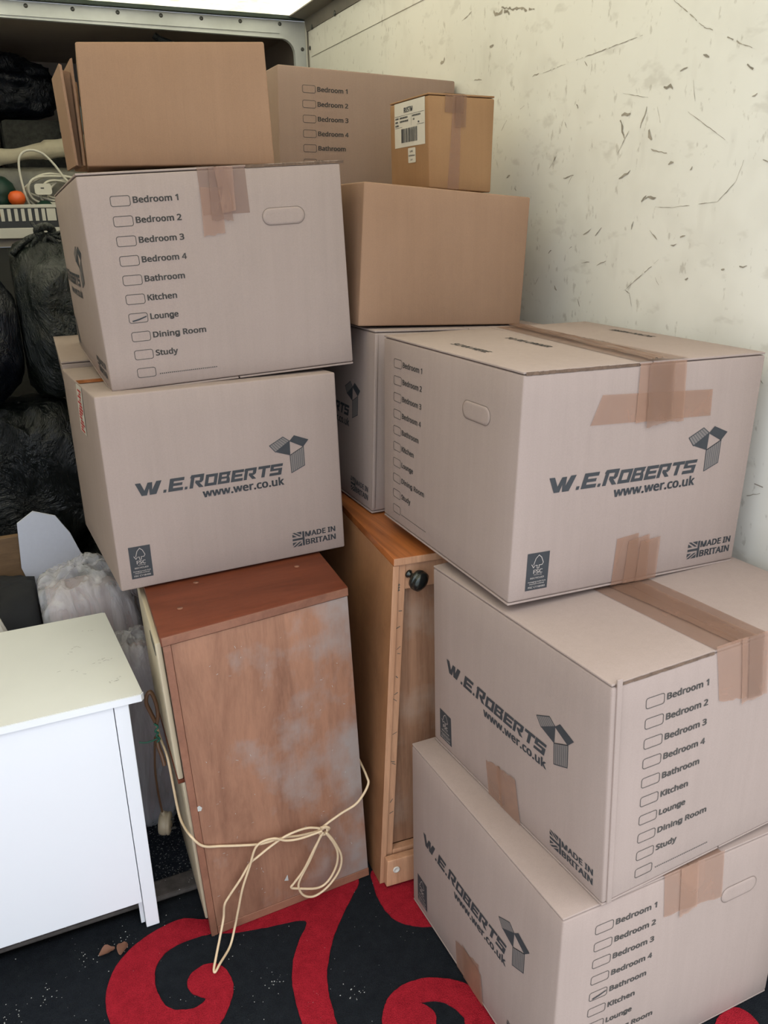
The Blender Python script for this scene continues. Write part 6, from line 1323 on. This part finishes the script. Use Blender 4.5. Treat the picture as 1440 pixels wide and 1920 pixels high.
# things in the crate
o = lathe('orange_ball', [(.006, -.028), (.020, -.024), (.030, -.012), (.033, 0), (.030, .013), (.020, .025), (.006, .028)], (.118, 3.705, 1.585), (0, 0, 1), ORANGE, None, 9)
tag(o, 'orange faceted plastic cap in the slotted crate', 'cap')
for i, (x, y, z, rx, rz, lab) in enumerate(((.045, 3.79, 1.60, .080, .075, 'dark green plastic pot at the left end of the slotted crate'), (.215, 3.715, 1.530, .042, .048, 'dark green round lid right of the orange cap in the crate'))):
    o = lathe('green_pot', [(rx * .3, -rz), (rx * .9, -rz * .8), (rx, -rz * .2), (rx * .96, -rz * .1), (rx, 0), (rx * .95, rz * .3), (rx * .8, rz * .65), (rx * .45, rz * .93), (.004, rz)], (x, y, z), (.1, 0, 1), GREEN_DK, None, 24)
    tag(o, lab, 'pot')
o = lathe('terracotta_pot', [(.02, -.05), (.03, -.05), (.04, .02), (.044, .02), (.044, .035), (.03, .035)], (.040, 3.70, 1.50), (0, 0, 1), TERRA, None, 20)
tag(o, 'small terracotta pot at the left end of the slotted crate', 'pot')
# white extension lead
t = thing('extension_lead', 'white extension lead coiled with its socket, above the slotted crate', 'cable', (.25, 3.75, 1.60))
tube('lead', [(.165, 3.72, 1.545), (.150, 3.70, 1.60), (.142, 3.70, 1.68), (.150, 3.70, 1.733), (.183, 3.705, 1.757), (.231, 3.705, 1.748), (.270, 3.705, 1.708), (.300, 3.70, 1.66), (.318, 3.70, 1.64)], .0045, CABLE_WHITE, t)
for i, (cx, cz, rx, rz) in enumerate(((.265, 1.615, .100, .055), (.290, 1.600, .085, .050), (.275, 1.622, .115, .048), (.300, 1.590, .070, .056), (.26, 1.605, .112, .062), (.305, 1.618, .09, .03))):
    tube('lead', [(cx + rx * math.cos(a), 3.70 + .008 * i + .01 * math.sin(a * 2), cz + rz * math.sin(a) + .006 * math.sin(3 * a + i)) for a in [j * 6.283 / 14 for j in range(15)]], .0045, CABLE_WHITE, t, k=4)
sb = extrude_poly('socket', rrect(.185, 1.597, .247, 1.637, .010), 'y', 3.672, 3.694, CABLE_WHITE, t)
box('socket_slot', .207, .219, 3.6705, 3.6725, 1.619, 1.623, CRATE_DARK, sb, .0003)

# --- white corrugated card leaning on the sacks
pts = [(-.055, .729), (-.011, .757), (.044, .735), (.075, .68), (.101, .598), (.06, .53), (-.02, .43), (-.063, .60)]
o = extrude_poly('white_card', [(x, z) for x, z in pts], 'y', 2.335, 2.342, WHITE_CARD)
tag(o, 'white corrugated card standing up between black bags and the wrapped bundle', 'card')
o = lump('black_holdall', (-.14, 2.22, .30), (.20, .17, .30), FABRIC_BK, None, 51, amp=.06, fold=.02, sq=3.5, zmin=.003, box_lim=((None, -.035), (2.02, 2.325), (None, .60)))
tag(o, 'matt black holdall behind the white dresser, below the white card', 'bag')
o = box('brown_board', -.32, -.058, 2.36, 2.385, .30, .685, BROWN_BOARD, bev=.002)
tag(o, 'brown wooden board end left of the white card', 'board')
o = lump('white_bundle', (-.175, 1.985, .325), (.080, .03, .325), WHITE_STICKER, None, 53, amp=.05, fold=.03, sq=3, zmin=.003)
tag(o, 'white bundle poking up behind the white dresser at the left edge', 'bundle')
# --- wrapped mattress
t = thing('wrapped_cushions', 'beige cushions wrapped in crinkled clear plastic between dresser and mahogany chest', 'bundle', (.06, 2.1, 0))
lump('cushion', (.075, 2.12, .31), (.155, .125, .30), PINKISH, t, 61, amp=.06, fold=.015, sq=3.2, zmin=.006, box_lim=((-.012, .195), (1.99, 2.31), (None, None)))
lump('plastic_wrap', (.075, 2.12, .325), (.172, .142, .325), FILM, t, 62, amp=.07, fold=.05, freq=2.4, sq=3.0, zmin=.004, nu=120, nv=80, box_lim=((-.028, .21), (1.962, 2.325), (None, None)))
lump('cushion', (.165, 1.93, .25), (.06, .072, .25), PINKISH, t, 64, amp=.05, fold=.015, sq=4, zmin=.006, box_lim=((.122, .262), (1.868, 1.985), (None, None)))
lump('plastic_wrap', (.165, 1.93, .26), (.07, .08, .262), FILM, t, 65, amp=.06, fold=.04, sq=4, zmin=.004, box_lim=((.1165, .266), (1.855, 1.99), (None, None)))
tube('plastic_peak', [(.165, 2.06, .60), (.172, 2.05, .66), (.150, 2.05, .72)], .012, FILM, t, k=5)

# --- things holding up the rear boxes, almost hidden
o = box('storage_cupboard', .27, .585, 1.84, 2.62, .002, .752, TEAK_SIDE, bev=.003)
tag(o, 'dark wooden cupboard behind the mahogany chest, carrying the left cartons', 'cupboard')
o = box('wooden_locker', .74, 1.27, 2.30, 2.84, .002, 1.452, TEAK_SIDE, bev=.003)
tag(o, 'plain wooden locker behind the right stack, carrying the rearmost carton', 'locker')
